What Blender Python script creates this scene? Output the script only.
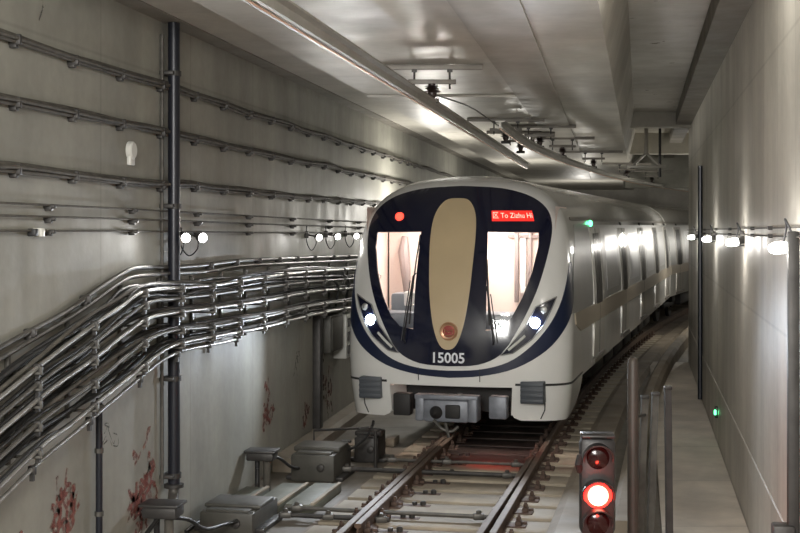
import bpy, bmesh, math, random
from mathutils import Vector, Matrix
from mathutils.geometry import delaunay_2d_cdt
random.seed(7)
PI = math.pi
SC = bpy.context.scene
COL = SC.collection
for o in list(bpy.data.objects): bpy.data.objects.remove(o)

# ------------------------------------------------------------------ camera, world, lights, exposure
HC = 3.08                                   # camera height above the rail heads
cam_d = bpy.data.cameras.new('camera'); cam = bpy.data.objects.new('camera', cam_d); COL.objects.link(cam)
cam.location = (0, 0, HC); cam.rotation_euler = (PI/2, 0, 0)
cam_d.sensor_width = 36; cam_d.lens = 1290/800*36; cam_d.shift_y = -40.5/800; cam_d.clip_end = 300
SC.camera = cam
W = bpy.data.worlds.new('world'); SC.world = W; W.use_nodes = True
W.node_tree.nodes['Background'].inputs[0].default_value = (.75, .78, .74, 1)
W.node_tree.nodes['Background'].inputs[1].default_value = 0.10
SC.view_settings.view_transform = 'Standard'; SC.view_settings.look = 'None'
SC.view_settings.exposure = 0.18; SC.view_settings.gamma = 1; SC.view_settings.use_curve_mapping = False

def lamp(name, kind, loc, energy, color=(1, .97, .9), size=.1, aim=None, parent=None, spot=None, blend=.5, size_y=None):
    d = bpy.data.lights.new(name, kind); d.energy = energy; d.color = color
    if kind == 'AREA':
        d.size = size
        if size_y: d.shape = 'RECTANGLE'; d.size_y = size_y
    else: d.shadow_soft_size = size
    if spot: d.spot_size = spot; d.spot_blend = blend
    o = bpy.data.objects.new(name, d); COL.objects.link(o)
    M = Matrix.Translation(loc)
    if aim is not None:
        M = M @ (Vector(aim)-Vector(loc)).to_track_quat('-Z', 'Y').to_matrix().to_4x4()
    if parent is not None: o.parent = parent; M = MATS[parent.name].inverted() @ M
    o.matrix_basis = M
    return o
MATS = {}
# unseen fill lamps added above and behind the viewer to light the train front
for ly in (2.5, -.5, -3.5, -6.5):
    lamp('rear_fill', 'AREA', (.17*ly-1.6, ly, 4.55), 230, (1, .98, .935), 3.0, aim=(.17*ly-.4, ly+14, 1.0), size_y=.7)
# unseen fill lamp added under the soffit, above the frame
lamp('hidden_fill', 'AREA', (-.2, 5.5, 4.7), 60, (1, .95, .86), 1.2, aim=(-.2, 7.5, 0), size_y=.25)
# fill lamps added out of sight beyond the train nose, brightening the far tunnel
lamp('hidden_fill', 'POINT', (.7, 26, 3.3), 190, (1, .96, .88), .15)
lamp('hidden_fill', 'POINT', (3.4, 36, 3.3), 130, (1, .96, .88), .15)
lamp('hidden_fill', 'POINT', (8.9, 36, 3.0), 110, (1, .96, .88), .15)
lamp('hidden_fill', 'POINT', (7.4, 52, 3.2), 160, (1, .96, .88), .15)
lamp('hidden_fill', 'POINT', (16.2, 50, 3.0), 160, (1, .96, .88), .15)
lamp('hidden_fill', 'POINT', (8.2, 30.6, 5.5), 70, (1, .96, .88), .1)
# unseen fill lamp added high in the right bay, above the top of the picture
lamp('hidden_fill', 'POINT', (2.3, 10.0, 5.3), 30, (1, .97, .90), .2)

# ------------------------------------------------------------------ materials
def mat(name, col, rough=.6, metal=0, var=0, vscale=3, emit=None, estr=0, bump=0, bscale=20, spec=.5, coat=0, col2=None):
    m = bpy.data.materials.new(name); m.use_nodes = True; nt = m.node_tree; b = nt.nodes['Principled BSDF']
    b.inputs['Base Color'].default_value = (*col, 1); b.inputs['Roughness'].default_value = rough
    b.inputs['Metallic'].default_value = metal; b.inputs['Specular IOR Level'].default_value = spec
    b.inputs['Coat Weight'].default_value = coat; b.inputs['Coat Roughness'].default_value = .08
    if emit: b.inputs['Emission Color'].default_value = (*emit, 1); b.inputs['Emission Strength'].default_value = estr
    tc = None
    if var or bump:
        tc = nt.nodes.new('ShaderNodeTexCoord')
    if var:
        n = nt.nodes.new('ShaderNodeTexNoise'); n.inputs['Scale'].default_value = vscale; n.inputs['Detail'].default_value = 6
        nt.links.new(tc.outputs['Object'], n.inputs['Vector'])
        r = nt.nodes.new('ShaderNodeValToRGB'); r.color_ramp.elements[0].position = .32; r.color_ramp.elements[1].position = .68
        a = [max(0, c*(1-var)) for c in col]; c2 = col2 if col2 else [min(1, c*(1+var)) for c in col]
        r.color_ramp.elements[0].color = (*a, 1); r.color_ramp.elements[1].color = (*c2, 1)
        nt.links.new(n.outputs['Fac'], r.inputs['Fac']); nt.links.new(r.outputs['Color'], b.inputs['Base Color'])
    if bump:
        n = nt.nodes.new('ShaderNodeTexNoise'); n.inputs['Scale'].default_value = bscale; n.inputs['Detail'].default_value = 5
        nt.links.new(tc.outputs['Object'], n.inputs['Vector'])
        bp = nt.nodes.new('ShaderNodeBump'); bp.inputs['Strength'].default_value = bump; bp.inputs['Distance'].default_value = .02
        nt.links.new(n.outputs['Fac'], bp.inputs['Height']); nt.links.new(bp.outputs['Normal'], b.inputs['Normal'])
    return m

def concrete(name, col, rough=.55, joints=None, joint_dark=.72, streak=.12, blotch=.16, spec=.4, yjoint=0):
    """cast concrete: blotches, vertical run marks, formwork joints every `joints` metres along local Y"""
    m = bpy.data.materials.new(name); m.use_nodes = True; nt = m.node_tree; N = nt.nodes; L = nt.links; b = N['Principled BSDF']
    b.inputs['Specular IOR Level'].default_value = spec
    tc = N.new('ShaderNodeTexCoord')
    def noise(scale, vec_scale, detail=5):
        mp = N.new('ShaderNodeMapping'); mp.inputs['Scale'].default_value = vec_scale
        L.new(tc.outputs['Object'], mp.inputs['Vector'])
        n = N.new('ShaderNodeTexNoise'); n.inputs['Scale'].default_value = scale; n.inputs['Detail'].default_value = detail
        L.new(mp.outputs['Vector'], n.inputs['Vector']); return n.outputs['Fac']
    def rng(f, lo, hi, a=.3, z=.7):
        r = N.new('ShaderNodeMapRange'); r.inputs['From Min'].default_value = a; r.inputs['From Max'].default_value = z
        r.inputs['To Min'].default_value = lo; r.inputs['To Max'].default_value = hi; L.new(f, r.inputs['Value']); return r.outputs[0]
    def mul(x, y):
        q = N.new('ShaderNodeMath'); q.operation = 'MULTIPLY'; L.new(x, q.inputs[0]); L.new(y, q.inputs[1]); return q.outputs[0]
    f = rng(noise(.9, (1, 1, 1)), 1-blotch, 1+blotch)
    f = mul(f, rng(noise(1, (1.5, 1.5, .16), 4), 1-streak, 1+streak))
    f = mul(f, rng(noise(9, (1, 1, 1)), .95, 1.05))
    if joints:
        sx = N.new('ShaderNodeSeparateXYZ'); L.new(tc.outputs['Object'], sx.inputs[0])
        for ax, per in ((1, joints), (2, yjoint)):
            if not per: continue
            a = N.new('ShaderNodeMath'); a.operation = 'PINGPONG'; a.inputs[1].default_value = per/2; L.new(sx.outputs[ax], a.inputs[0])
            c = N.new('ShaderNodeMapRange'); c.inputs['From Min'].default_value = .004; c.inputs['From Max'].default_value = .022
            c.inputs['To Min'].default_value = joint_dark; c.inputs['To Max'].default_value = 1; L.new(a.outputs[0], c.inputs['Value'])
            f = mul(f, c.outputs[0])
            s = N.new('ShaderNodeMath'); s.operation = 'SNAP'; s.inputs[1].default_value = per; L.new(sx.outputs[ax], s.inputs[0])
            w = N.new('ShaderNodeTexWhiteNoise'); w.noise_dimensions = '1D'; L.new(s.outputs[0], w.inputs['W'])
            f = mul(f, rng(w.outputs['Value'], .94, 1.06, 0, 1))
    mx = N.new('ShaderNodeVectorMath'); mx.operation = 'SCALE'; mx.inputs[0].default_value = col; L.new(f, mx.inputs['Scale'])
    L.new(mx.outputs[0], b.inputs['Base Color'])
    L.new(rng(noise(2.2, (1, 1, .5)), rough-.1, rough+.1), b.inputs['Roughness'])
    bp = N.new('ShaderNodeBump'); bp.inputs['Strength'].default_value = .12; bp.inputs['Distance'].default_value = .02
    L.new(noise(14, (1, 1, 1)), bp.inputs['Height']); L.new(bp.outputs['Normal'], b.inputs['Normal'])
    return m

M_ = dict(
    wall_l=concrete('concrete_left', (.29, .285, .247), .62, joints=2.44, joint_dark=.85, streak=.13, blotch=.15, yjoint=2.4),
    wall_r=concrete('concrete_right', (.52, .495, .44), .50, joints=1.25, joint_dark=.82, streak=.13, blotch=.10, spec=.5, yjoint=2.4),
    ceil=concrete('concrete_ceiling', (.52, .50, .45), .42, joints=3.2, joint_dark=.85, streak=.06, blotch=.14, spec=.45),
    ceil_r=concrete('concrete_ceiling_right', (.42, .40, .35), .36, joints=2.1, joint_dark=.85, streak=.06, blotch=.12, spec=.5),
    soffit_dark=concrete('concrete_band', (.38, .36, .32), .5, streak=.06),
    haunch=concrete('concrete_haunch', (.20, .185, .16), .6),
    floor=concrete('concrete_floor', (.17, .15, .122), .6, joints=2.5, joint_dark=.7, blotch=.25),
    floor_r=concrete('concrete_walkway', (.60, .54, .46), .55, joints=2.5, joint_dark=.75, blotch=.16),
    bed=concrete('concrete_trackbed', (.20, .17, .14), .7, blotch=.3),
    shoulder=concrete('concrete_shoulder', (.27, .23, .18), .65, blotch=.2),
    sleeper=concrete('concrete_sleeper', (.33, .285, .22), .7, blotch=.3),
    rail_head=mat('worn_rail_steel', (.14, .105, .08), .6, .2, .15, 6),
    rail=mat('rusty_rail_steel', (.13, .085, .06), .6, .4, .35, 9, bump=.2),
    fast=mat('rusty_fastener', (.10, .065, .05), .7, .3, .4, 14),
    black=mat('black_rubber', (.02, .02, .022), .45),
    blackpipe=mat('black_painted_pipe', (.018, .02, .028), .35, .2),
    cable=mat('black_cable', (.022, .022, .022), .5, .0, .3, 5),
    cabledust=mat('dusty_cable', (.085, .078, .066), .8, 0, .3, 7),
    galv=mat('galvanised_steel', (.33, .325, .31), .40, .6, .2, 8),
    galvdark=mat('dull_galvanised_steel', (.115, .11, .10), .5, .45, .25, 8),
    steel=mat('grey_painted_steel', (.20, .185, .165), .5, .3, .15, 5),
    steeldark=mat('dark_grey_steel', (.055, .052, .05), .5, .4, .25, 6),
    alu=mat('aluminium_profile', (.40, .385, .35), .45, .5, .1, 5),
    boxgrey=mat('grey_green_enamel', (.075, .072, .062), .5, .1, .18, 6),
    plate=mat('green_grey_cover', (.15, .155, .125), .6, 0, .2, 5),
    white=mat('off_white_plastic', (.7, .7, .66), .4),
    insul=mat('brown_insulator', (.035, .022, .02), .3),
    red=mat('red_wall_paint', (.38, .11, .08), .8, 0, .3, 30),
    pencil=mat('grey_wall_scribble', (.20, .19, .18), .8),
    lens=mat('lit_lamp_lens', (1, 1, 1), .3, emit=(1, .98, .94), estr=14),
    body=mat('pearl_white_train_paint', (.80, .80, .775), .22, 0, .03, 2, coat=.6),
    mask=mat('navy_black_gloss_mask', (.008, .010, .028), .12, 0, coat=.8),
    blue=mat('dark_blue_train_stripe', (.007, .014, .045), .3, coat=.4),
    gold=mat('gold_panel_paint', (.56, .44, .27), .35, .0, .04, 2, coat=.5),
    silver=mat('brushed_silver_band', (.36, .36, .35), .38, .6, .05, 2),
    tan=mat('champagne_band', (.50, .44, .35), .35, .2, coat=.3),
    sidewin=mat('dark_side_glass', (.006, .007, .008), .2, 0, spec=.2),
    palewin=mat('reflective_side_glass', (.44, .445, .45), .30, .6),
    door=mat('door_leaf_paint', (.78, .76, .71), .22, .1, coat=.5),
    seam=mat('panel_seam', (.03, .03, .03), .6),
    grey_rib=mat('slate_grey_rubber', (.075, .085, .10), .5),
    under=mat('underframe_black', (.018, .017, .017), .6),
    coupler=mat('coupler_grey_paint', (.22, .235, .27), .45, .2, .2, 8),
    cabin=mat('cab_interior_panel', (.80, .66, .60), .5),
    cabinw=mat('cab_interior_white', (.85, .82, .80), .5),
    cabind=mat('cab_interior_shade', (.30, .24, .23), .5),
    console=mat('driver_console', (.24, .26, .29), .5),
    disp=mat('red_display', (.5, .01, .01), .4, emit=(1, .03, .02), estr=1.0),
    dispt=mat('display_letters', (1, .5, .4), .4, emit=(1, .42, .32), estr=1.6),
    redlamp=mat('red_marker_lens', (1, .1, .05), .4, emit=(1, .05, .03), estr=2.5),
    sig=mat('red_signal_lens', (1, .1, .05), .4, emit=(1, .015, .015), estr=3.2),
    sighot=mat('hot_signal_core', (1, .6, .4), .4, emit=(1, .50, .32), estr=5),
    sigdark=mat('dark_signal_lens', (.015, .003, .003), .15),
    sigbox=mat('black_signal_enamel', (.025, .022, .022), .45),
    green=mat('green_lamp', (.1, 1, .4), .4, emit=(.1, 1, .35), estr=5),
    head=mat('headlamp_lens', (1, 1, 1), .2, emit=(.80, .90, 1), estr=42),
    copper=mat('copper_emblem', (.62, .36, .22), .3, .6),
    emblemred=mat('emblem_red', (.33, .05, .04), .4),
    number=mat('white_numerals', (.82, .84, .88), .4),
    rubberhose=mat('grey_hose', (.10, .10, .10), .5),
)
def glass(name):
    m = bpy.data.materials.new(name); m.use_nodes = True; nt = m.node_tree; N = nt.nodes
    for n in list(N): N.remove(n)
    o = N.new('ShaderNodeOutputMaterial'); t = N.new('ShaderNodeBsdfTransparent'); g = N.new('ShaderNodeBsdfGlossy'); x = N.new('ShaderNodeMixShader'); f = N.new('ShaderNodeFresnel')
    t.inputs[0].default_value = (.93, .95, .95, 1); g.inputs['Roughness'].default_value = .03; f.inputs[0].default_value = 1.5
    nt.links.new(f.outputs[0], x.inputs[0]); nt.links.new(t.outputs[0], x.inputs[1]); nt.links.new(g.outputs[0], x.inputs[2]); nt.links.new(x.outputs[0], o.inputs[0])
    return m
def smudge(name, col):
    m = mat(name, col, .85); nt = m.node_tree; N = nt.nodes; b = N['Principled BSDF']; tc = N.new('ShaderNodeTexCoord'); n = N.new('ShaderNodeTexNoise')
    n.inputs['Scale'].default_value = 14; nt.links.new(tc.outputs['Object'], n.inputs['Vector'])
    r = N.new('ShaderNodeMapRange'); r.inputs['From Min'].default_value = .40; r.inputs['From Max'].default_value = .62; r.inputs['To Max'].default_value = .6
    nt.links.new(n.outputs['Fac'], r.inputs['Value']); nt.links.new(r.outputs[0], b.inputs['Alpha']); return m
M_['red'] = smudge('red_wall_paint', (.30, .10, .08)); M_['pencil'] = smudge('grey_wall_scribble', (.16, .15, .14))
M_['glass'] = glass('windscreen_glass')

# ------------------------------------------------------------------ helpers
def tag(o, label=None, cat=None, group=None, kind=None):
    if label: o['label'] = label
    if cat: o['category'] = cat
    if group: o['group'] = group
    if kind: o['kind'] = kind
    return o
def thing(name, label, cat, loc=(0, 0, 0), rz=0, group=None, kind=None):
    o = bpy.data.objects.new(name, None); COL.objects.link(o); o.empty_display_size = .2
    o.location = loc; o.rotation_euler = (0, 0, rz)
    MATS[o.name] = Matrix.Translation(loc) @ Matrix.Rotation(rz, 4, 'Z')
    return tag(o, label, cat, group, kind)
class MB:
    def __init__(s): s.v = []; s.f = []; s.m = []; s.mi = 0
    def add(s, vs, fs):
        b = len(s.v); s.v += [Vector(v) for v in vs]; s.f += [tuple(b+i for i in f) for f in fs]; s.m += [s.mi]*len(fs); return s
    def box(s, c, d, R=None, bev=0):
        c = Vector(c); x, y, z = d[0]/2, d[1]/2, d[2]/2
        b = min(bev, x*.9, y*.9, z*.9)
        if b <= 0:
            vs = [Vector((i*x, j*y, k*z)) for i in (-1, 1) for j in (-1, 1) for k in (-1, 1)]
            fs = [(0, 1, 3, 2), (4, 6, 7, 5), (0, 4, 5, 1), (2, 3, 7, 6), (0, 2, 6, 4), (1, 5, 7, 3)]
        else:
            bm = bmesh.new(); bmesh.ops.create_cube(bm, size=1)
            for v in bm.verts: v.co = Vector((v.co.x*2*x, v.co.y*2*y, v.co.z*2*z))
            bmesh.ops.bevel(bm, geom=bm.edges[:], offset=b, segments=2, affect='EDGES', profile=.5)
            bm.verts.index_update(); vs = [v.co.copy() for v in bm.verts]; fs = [tuple(v.index for v in f.verts) for f in bm.faces]; bm.free()
        if R is not None: vs = [R @ v for v in vs]
        return s.add([v+c for v in vs], fs)
    def tube(s, path, r, n=8, cap=True, flat=1):
        P = [Vector(p) for p in path]; rings = []; up = Vector((0, 0, 1))
        R = r if isinstance(r, (list, tuple)) else [r]*len(P)
        t0 = (P[1]-P[0]).normalized()
        a = t0.cross(up)
        if a.length < .1: a = t0.cross(Vector((1, 0, 0)))
        a.normalize()
        vs = []
        for i, p in enumerate(P):
            t = (P[min(i+1, len(P)-1)]-P[max(i-1, 0)]).normalized()
            a = (a - t*a.dot(t)).normalized(); b = t.cross(a)
            for k in range(n):
                an = 2*PI*k/n; vs.append(p + (a*math.cos(an) + b*math.sin(an)*flat)*R[i])
        fs = [(i*n+k, i*n+(k+1) % n, (i+1)*n+(k+1) % n, (i+1)*n+k) for i in range(len(P)-1) for k in range(n)]
        if cap: fs += [tuple(range(n-1, -1, -1)), tuple((len(P)-1)*n+k for k in range(n))]
        return s.add(vs, fs)
    def cyl(s, p0, p1, r, n=14, r2=None): return s.tube([p0, p1], [r, r if r2 is None else r2], n)
    def lathe(s, c, axis, prof, n=20):
        """prof: list of (distance along the axis, radius)"""
        ax = Vector(axis).normalized(); a = ax.orthogonal().normalized(); b = ax.cross(a); c = Vector(c); vs = []
        for d, r in prof:
            for k in range(n):
                an = 2*PI*k/n; vs.append(c+ax*d+(a*math.cos(an)+b*math.sin(an))*max(r, 1e-4))
        fs = [(i*n+k, i*n+(k+1) % n, (i+1)*n+(k+1) % n, (i+1)*n+k) for i in range(len(prof)-1) for k in range(n)]
        fs += [tuple(range(n-1, -1, -1)), tuple((len(prof)-1)*n+k for k in range(n))]
        return s.add(vs, fs)
    def sweep(s, path, sec, cap=True):
        """path: list of (x,y,z,(nx,ny)) with side normal; sec: closed list of (offset, height)"""
        n = len(sec); vs = []
        for x, y, z, (nx, ny) in path:
            vs += [(x+nx*a, y+ny*a, z+b) for a, b in sec]
        fs = [(i*n+k, i*n+(k+1) % n, (i+1)*n+(k+1) % n, (i+1)*n+k) for i in range(len(path)-1) for k in range(n)]
        if cap: fs += [tuple(range(n-1, -1, -1)), tuple((len(path)-1)*n+k for k in range(n))]
        return s.add(vs, fs)
    def build(s, name, material, parent=None, space='world', smooth=30, root=None):
        mats = material if isinstance(material, list) else [material]
        me = bpy.data.meshes.new(name)
        o = bpy.data.objects.new(name, me); COL.objects.link(o)
        if parent is not None:
            o.parent = parent; M = MATS[parent.name]; MATS[o.name] = M
            vs = [M.inverted() @ v for v in s.v] if space == 'world' else s.v
        else:
            xs = [v.x for v in s.v]; ys = [v.y for v in s.v]; zs = [v.z for v in s.v]
            c = Vector(((min(xs)+max(xs))/2, (min(ys)+max(ys))/2, min(zs)))
            if root is not None: c = Vector(root)
            o.location = c; MATS[o.name] = Matrix.Translation(c); vs = [v-c for v in s.v]
        me.from_pydata([tuple(v) for v in vs], [], s.f)
        for mm in mats: me.materials.append(mm)
        for p, i in zip(me.polygons, s.m): p.material_index = i
        bm = bmesh.new(); bm.from_mesh(me); bmesh.ops.recalc_face_normals(bm, faces=bm.faces[:])
        if smooth:
            ang = math.radians(smooth)
            for f in bm.faces: f.smooth = True
            for e in bm.edges:
                if len(e.link_faces) == 2 and e.calc_face_angle(0) > ang: e.smooth = False
        bm.to_mesh(me); bm.free()
        return o
def struct(name, mb, m, smooth=None, **k):
    o = mb.build(name, m, smooth=smooth, **k); o['kind'] = 'structure'; return o
def copy_tree(o, parent=None):
    c = o.copy(); COL.objects.link(c)
    if parent is not None: c.parent = parent
    for ch in o.children: copy_tree(ch, c)
    return c
def cr_path(pts, n=6):
    """smooth open path through 3-D or 2-D points"""
    P = [Vector(p) for p in pts]; out = []
    for i in range(len(P)-1):
        a = P[max(i-1, 0)]; b = P[i]; c = P[i+1]; d = P[min(i+2, len(P)-1)]
        for k in range(n):
            t = k/n; out.append(.5*((2*b)+(c-a)*t+(2*a-5*b+4*c-d)*t*t+(3*b-a-3*c+d)*t**3))
    out.append(P[-1]); return out
def cr_closed(pts, n=6):
    P = [Vector(p) for p in pts]; out = []; L = len(P)
    for i in range(L):
        a, b, c, d = P[i-1], P[i], P[(i+1) % L], P[(i+2) % L]
        for k in range(n):
            t = k/n; out.append(.5*((2*b)+(c-a)*t+(2*a-5*b+4*c-d)*t*t+(3*b-a-3*c+d)*t**3))
    return out
def text_mesh(txt, size, extrude=.0, off=0):
    cu = bpy.data.curves.new('t', 'FONT'); cu.body = txt; cu.size = size; cu.extrude = extrude; cu.align_x = 'CENTER'; cu.align_y = 'CENTER'
    cu.resolution_u = 3; cu.offset = off
    o = bpy.data.objects.new('t', cu); COL.objects.link(o)
    dg = bpy.context.evaluated_depsgraph_get(); me = bpy.data.meshes.new_from_object(o.evaluated_get(dg))
    vs = [v.co.copy() for v in me.vertices]; fs = [tuple(p.vertices) for p in me.polygons]
    bpy.data.objects.remove(o); bpy.data.meshes.remove(me)
    return vs, fs

# wall frames (metres): Y along the tunnel, z above rail, d out from the wall face
KL, AL = .1628, 4.52
KR, AR = .186, 1.17
CL, SL_ = math.cos(math.atan(KL)), math.sin(math.atan(KL))
CR_, SR_ = math.cos(math.atan(KR)), math.sin(math.atan(KR))
def LW(Y, z, d=0): return Vector((KL*Y-AL + d*CL, Y - d*SL_, z))
def RW(Y, z, d=0): return Vector((KR*Y+AR - d*CR_, Y + d*SR_, z))
ROTL = Matrix.Rotation(-math.atan(KL), 3, 'Z'); ROTR = Matrix.Rotation(-math.atan(KR), 3, 'Z')
def track_x(Y): return .12+.213*(Y-12.77)+.5*.0049*max(0, Y-18)**2
def track_slope(Y): return .213+.0049*max(0, Y-18)
def track_pt(Y, off=0, z=0):
    k = track_slope(Y); c = 1/math.sqrt(1+k*k)
    return (track_x(Y)+off*c, Y-off*k*c, z, (c, -k*c))
FZ = -.2

# ------------------------------------------------------------------ setting: floor, walls, ceiling
def slab(pts, z0, z1):
    """prism from plan points"""
    m = MB(); n = len(pts)
    m.add([(x, y, z0) for x, y in pts]+[(x, y, z1) for x, y in pts],
          [tuple(range(n-1, -1, -1)), tuple(range(n, 2*n))]+[(i, (i+1) % n, n+(i+1) % n, n+i) for i in range(n)])
    return m
Y0, Y1 = -9, 66
def wall_box(fn, Ya, Yb, z0, z1, th):
    a, b, c, d = fn(Ya, 0), fn(Yb, 0), fn(Yb, 0, -th), fn(Ya, 0, -th)
    return slab([(p.x, p.y) for p in (a, b, c, d)], z0, z1)
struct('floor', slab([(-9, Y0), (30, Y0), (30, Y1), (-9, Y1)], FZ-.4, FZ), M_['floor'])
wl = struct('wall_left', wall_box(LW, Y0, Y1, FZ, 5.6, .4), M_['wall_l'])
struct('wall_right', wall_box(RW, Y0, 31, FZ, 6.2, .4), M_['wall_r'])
m = slab([(RW(31, 0).x, 31), (RW(31, 0).x+.5*35, 66), (RW(31, 0).x+.5*35+1, 66), (RW(31, 0).x+.41, 31)], FZ, 6.2)
struct('wall_right', m, M_['wall_r'])
# soffit beside the left wall (higher), main slab (lower), right bay (higher)
def strip(k0, a0, k1, a1, z0, z1, Ya=Y0, Yb=Y1):
    return slab([(k0*Ya-a0, Ya), (k1*Ya-a1, Ya), (k1*Yb-a1, Yb), (k0*Yb-a0, Yb)], z0, z1)
struct('ceiling', strip(KL, AL+.1, KL, 3.30, 5.15, 5.6), M_['ceil'])
struct('ceiling', strip(KL, 3.37, KR, .338, 4.9, 5.16), M_['ceil'])
struct('ceiling', slab([(KR*Y0-.5, Y0), (8, Y0), (32, Y1), (KR*Y1-.5, Y1)], 5.68, 6.1), M_['ceil_r'])
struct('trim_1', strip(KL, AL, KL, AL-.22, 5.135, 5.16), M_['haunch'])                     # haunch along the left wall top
# beam between the bays, with a splayed right face
m = MB(); vs = []
for Y in (Y0, Y1):
    vs += [(KR*Y-.345, Y, 4.93), (KR*Y-.338, Y, 4.9), (KR*Y-.13, Y, 5.70), (KR*Y-.345, Y, 5.70)]
m.add(vs, [(0, 1, 2, 3), (7, 6, 5, 4), (0, 4, 5, 1), (1, 5, 6, 2), (2, 6, 7, 3), (3, 7, 4, 0)])
struct('trim_2', m, M_['ceil'])
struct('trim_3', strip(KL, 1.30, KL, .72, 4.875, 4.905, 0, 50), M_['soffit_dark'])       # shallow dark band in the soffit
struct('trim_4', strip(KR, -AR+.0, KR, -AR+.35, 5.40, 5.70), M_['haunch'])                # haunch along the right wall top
m = MB()
for Yc in (17.9,):
    m.add(*[[(KL*Yc-3.37, Yc, 4.87), (KL*Yc-1.3, Yc, 4.87), (KL*Yc-1.3, Yc+.12, 4.87), (KL*Yc-3.37, Yc+.12, 4.87),
             (KL*Yc-3.37, Yc, 4.91), (KL*Yc-1.3, Yc, 4.91), (KL*Yc-1.3, Yc+.12, 4.91), (KL*Yc-3.37, Yc+.12, 4.91)],
            [(0, 1, 2, 3), (7, 6, 5, 4), (0, 4, 5, 1), (1, 5, 6, 2), (2, 6, 7, 3), (3, 7, 4, 0)]])
struct('trim_5', m, M_['ceil'])
# cross beams and bulkhead in the right bay
for i, (Yc, zb) in enumerate(((29.5, 5.35), (36, 5.1))):
    struct('trim_%d' % (6+i), slab([(KR*Yc-.3, Yc), (KR*Yc+6, Yc), (KR*Yc+6, Yc+.5), (KR*Yc-.3, Yc+.5)], zb, 5.7), M_['ceil_r'])
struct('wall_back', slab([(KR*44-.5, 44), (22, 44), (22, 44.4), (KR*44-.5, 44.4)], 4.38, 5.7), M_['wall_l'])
struct('wall_far', slab([(-2, 65), (32, 65), (32, 65.4), (-2, 65.4)], FZ, 5.7), M_['ceil'])
# track bed, shoulders, kerbs, walkway
YS = [6+.8*i for i in range(62)]
m = MB(); m.sweep([track_pt(Y, 0, FZ) for Y in YS], [(-1.35, 0), (-1.35, .015), (1.35, .015), (1.35, 0)])
struct('floor_trackbed', m, M_['bed'])
m = MB(); m.sweep([track_pt(Y, 0, FZ) for Y in YS], [(1.22, 0), (1.22, .05), (1.32, .09), (1.62, .09), (1.68, 0)])
struct('trim_8', m, M_['shoulder'])
m = MB(); m.sweep([track_pt(Y, 0, FZ) for Y in YS if Y > 13], [(1.90, 0), (1.90, .28), (1.97, .36), (2.10, .36), (2.16, .28), (2.16, 0)])
struct('trim_9', m, M_['shoulder'])
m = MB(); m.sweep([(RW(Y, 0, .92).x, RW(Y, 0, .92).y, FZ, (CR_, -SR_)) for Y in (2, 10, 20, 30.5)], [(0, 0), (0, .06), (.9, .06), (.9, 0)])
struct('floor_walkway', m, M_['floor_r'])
m = MB(); m.sweep([(LW(Y, 0, .02).x, LW(Y, 0, .02).y, FZ, (CL, -SL_)) for Y in (17.2, 20, 24, 30)], [(0, 0), (0, .2), (.22, .2), (.28, .14), (.28, 0)])
struct('trim_10', m, M_['shoulder'])

# wall markings (paint on the wall)
def scribble(Y, z, w, h, n, material, r=.008):
    m = MB()
    for i in range(n):
        y = Y+random.uniform(-w, w)/2; zz = z+random.uniform(-h, h)/2; pts = []
        for k in range(4):
            pts.append(LW(y, zz, .002)); y += random.uniform(-.12, .12); zz += random.uniform(-.16, .12)
        m.tube(cr_path(pts, 4), r*random.uniform(.6, 1.5), 5, flat=1)
    for v in m.v:                                     # press the strokes flat against the wall
        p = LW(v.y, v.z); v.x = p.x+.003+(v.x-p.x)*.05
    o = m.build('painted_marking', material, wl, smooth=None); return o
for Y, z, w, h, n in ((10.7, .76, .35, .28, 16), (12.55, .60, .5, .7, 18), (12.3, .45, .3, .2, 10), (17.05, .72, .5, .5, 10), (20.1, .9, .7, .7, 12), (20.6, .45, .6, .4, 9), (9.7, .55, .2, .3, 8), (19.2, .3, .3, .2, 4)):
    scribble(Y, z, w, h, int(n*1.6), M_['red'], .024)
scribble(11.6, 1.15, .3, .4, 5, M_['pencil'], .004); scribble(10.2, 5.0, .1, .3, 4, M_['pencil'], .006); scribble(18.7, 1.2, .2, .2, 4, M_['pencil'], .006)

# ------------------------------------------------------------------ the train
TH = math.atan(.2713)
WT = [(.4, 1.50), (.9, 1.56), (1.5, 1.58), (2.2, 1.56), (2.7, 1.51), (3.2, 1.46), (4, 1.40)]
ST0 = [(.4, .10), (.9, .02), (1.3, 0), (1.8, .04), (2.3, .13), (2.8, .27), (3.2, .44), (3.5, .66), (3.7, .95), (3.8, 1.4)]
def crt(tab, x):
    if x <= tab[0][0]: return tab[0][1]
    if x >= tab[-1][0]: return tab[-1][1]
    i = max(j for j in range(len(tab)) if tab[j][0] <= x)
    def g(j):
        a = tab[max(j-1, 0)]; b = tab[min(j+1, len(tab)-1)]; return (b[1]-a[1])/(b[0]-a[0])
    h = tab[i+1][0]-tab[i][0]; t = (x-tab[i][0])/h
    return (2*t**3-3*t*t+1)*tab[i][1]+(t**3-2*t*t+t)*h*g(i)+(-2*t**3+3*t*t)*tab[i+1][1]+(t**3-t*t)*h*g(i+1)
def Wz(z):
    w = crt(WT, z)
    if z > 2.7: w *= max(0, 1-((min(z, 3.8)-2.7)/1.1)**3.2)**(1/2.4)
    return w
NN, W0, D0 = 2.6, 1.58, .75
ARC = [(0, 0, 0)]
for i in range(1, 401):
    p = PI/2*i/400; u = W0*math.sin(p)**(2/NN); s = D0*(1-max(0, math.cos(p))**(2/NN)); l = ARC[-1]
    ARC.append((l[0]+math.hypot(u-l[1], s-l[2]), u, s))
L0 = ARC[-1][0]; KEYS = [a[0] for a in ARC]
import bisect
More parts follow.
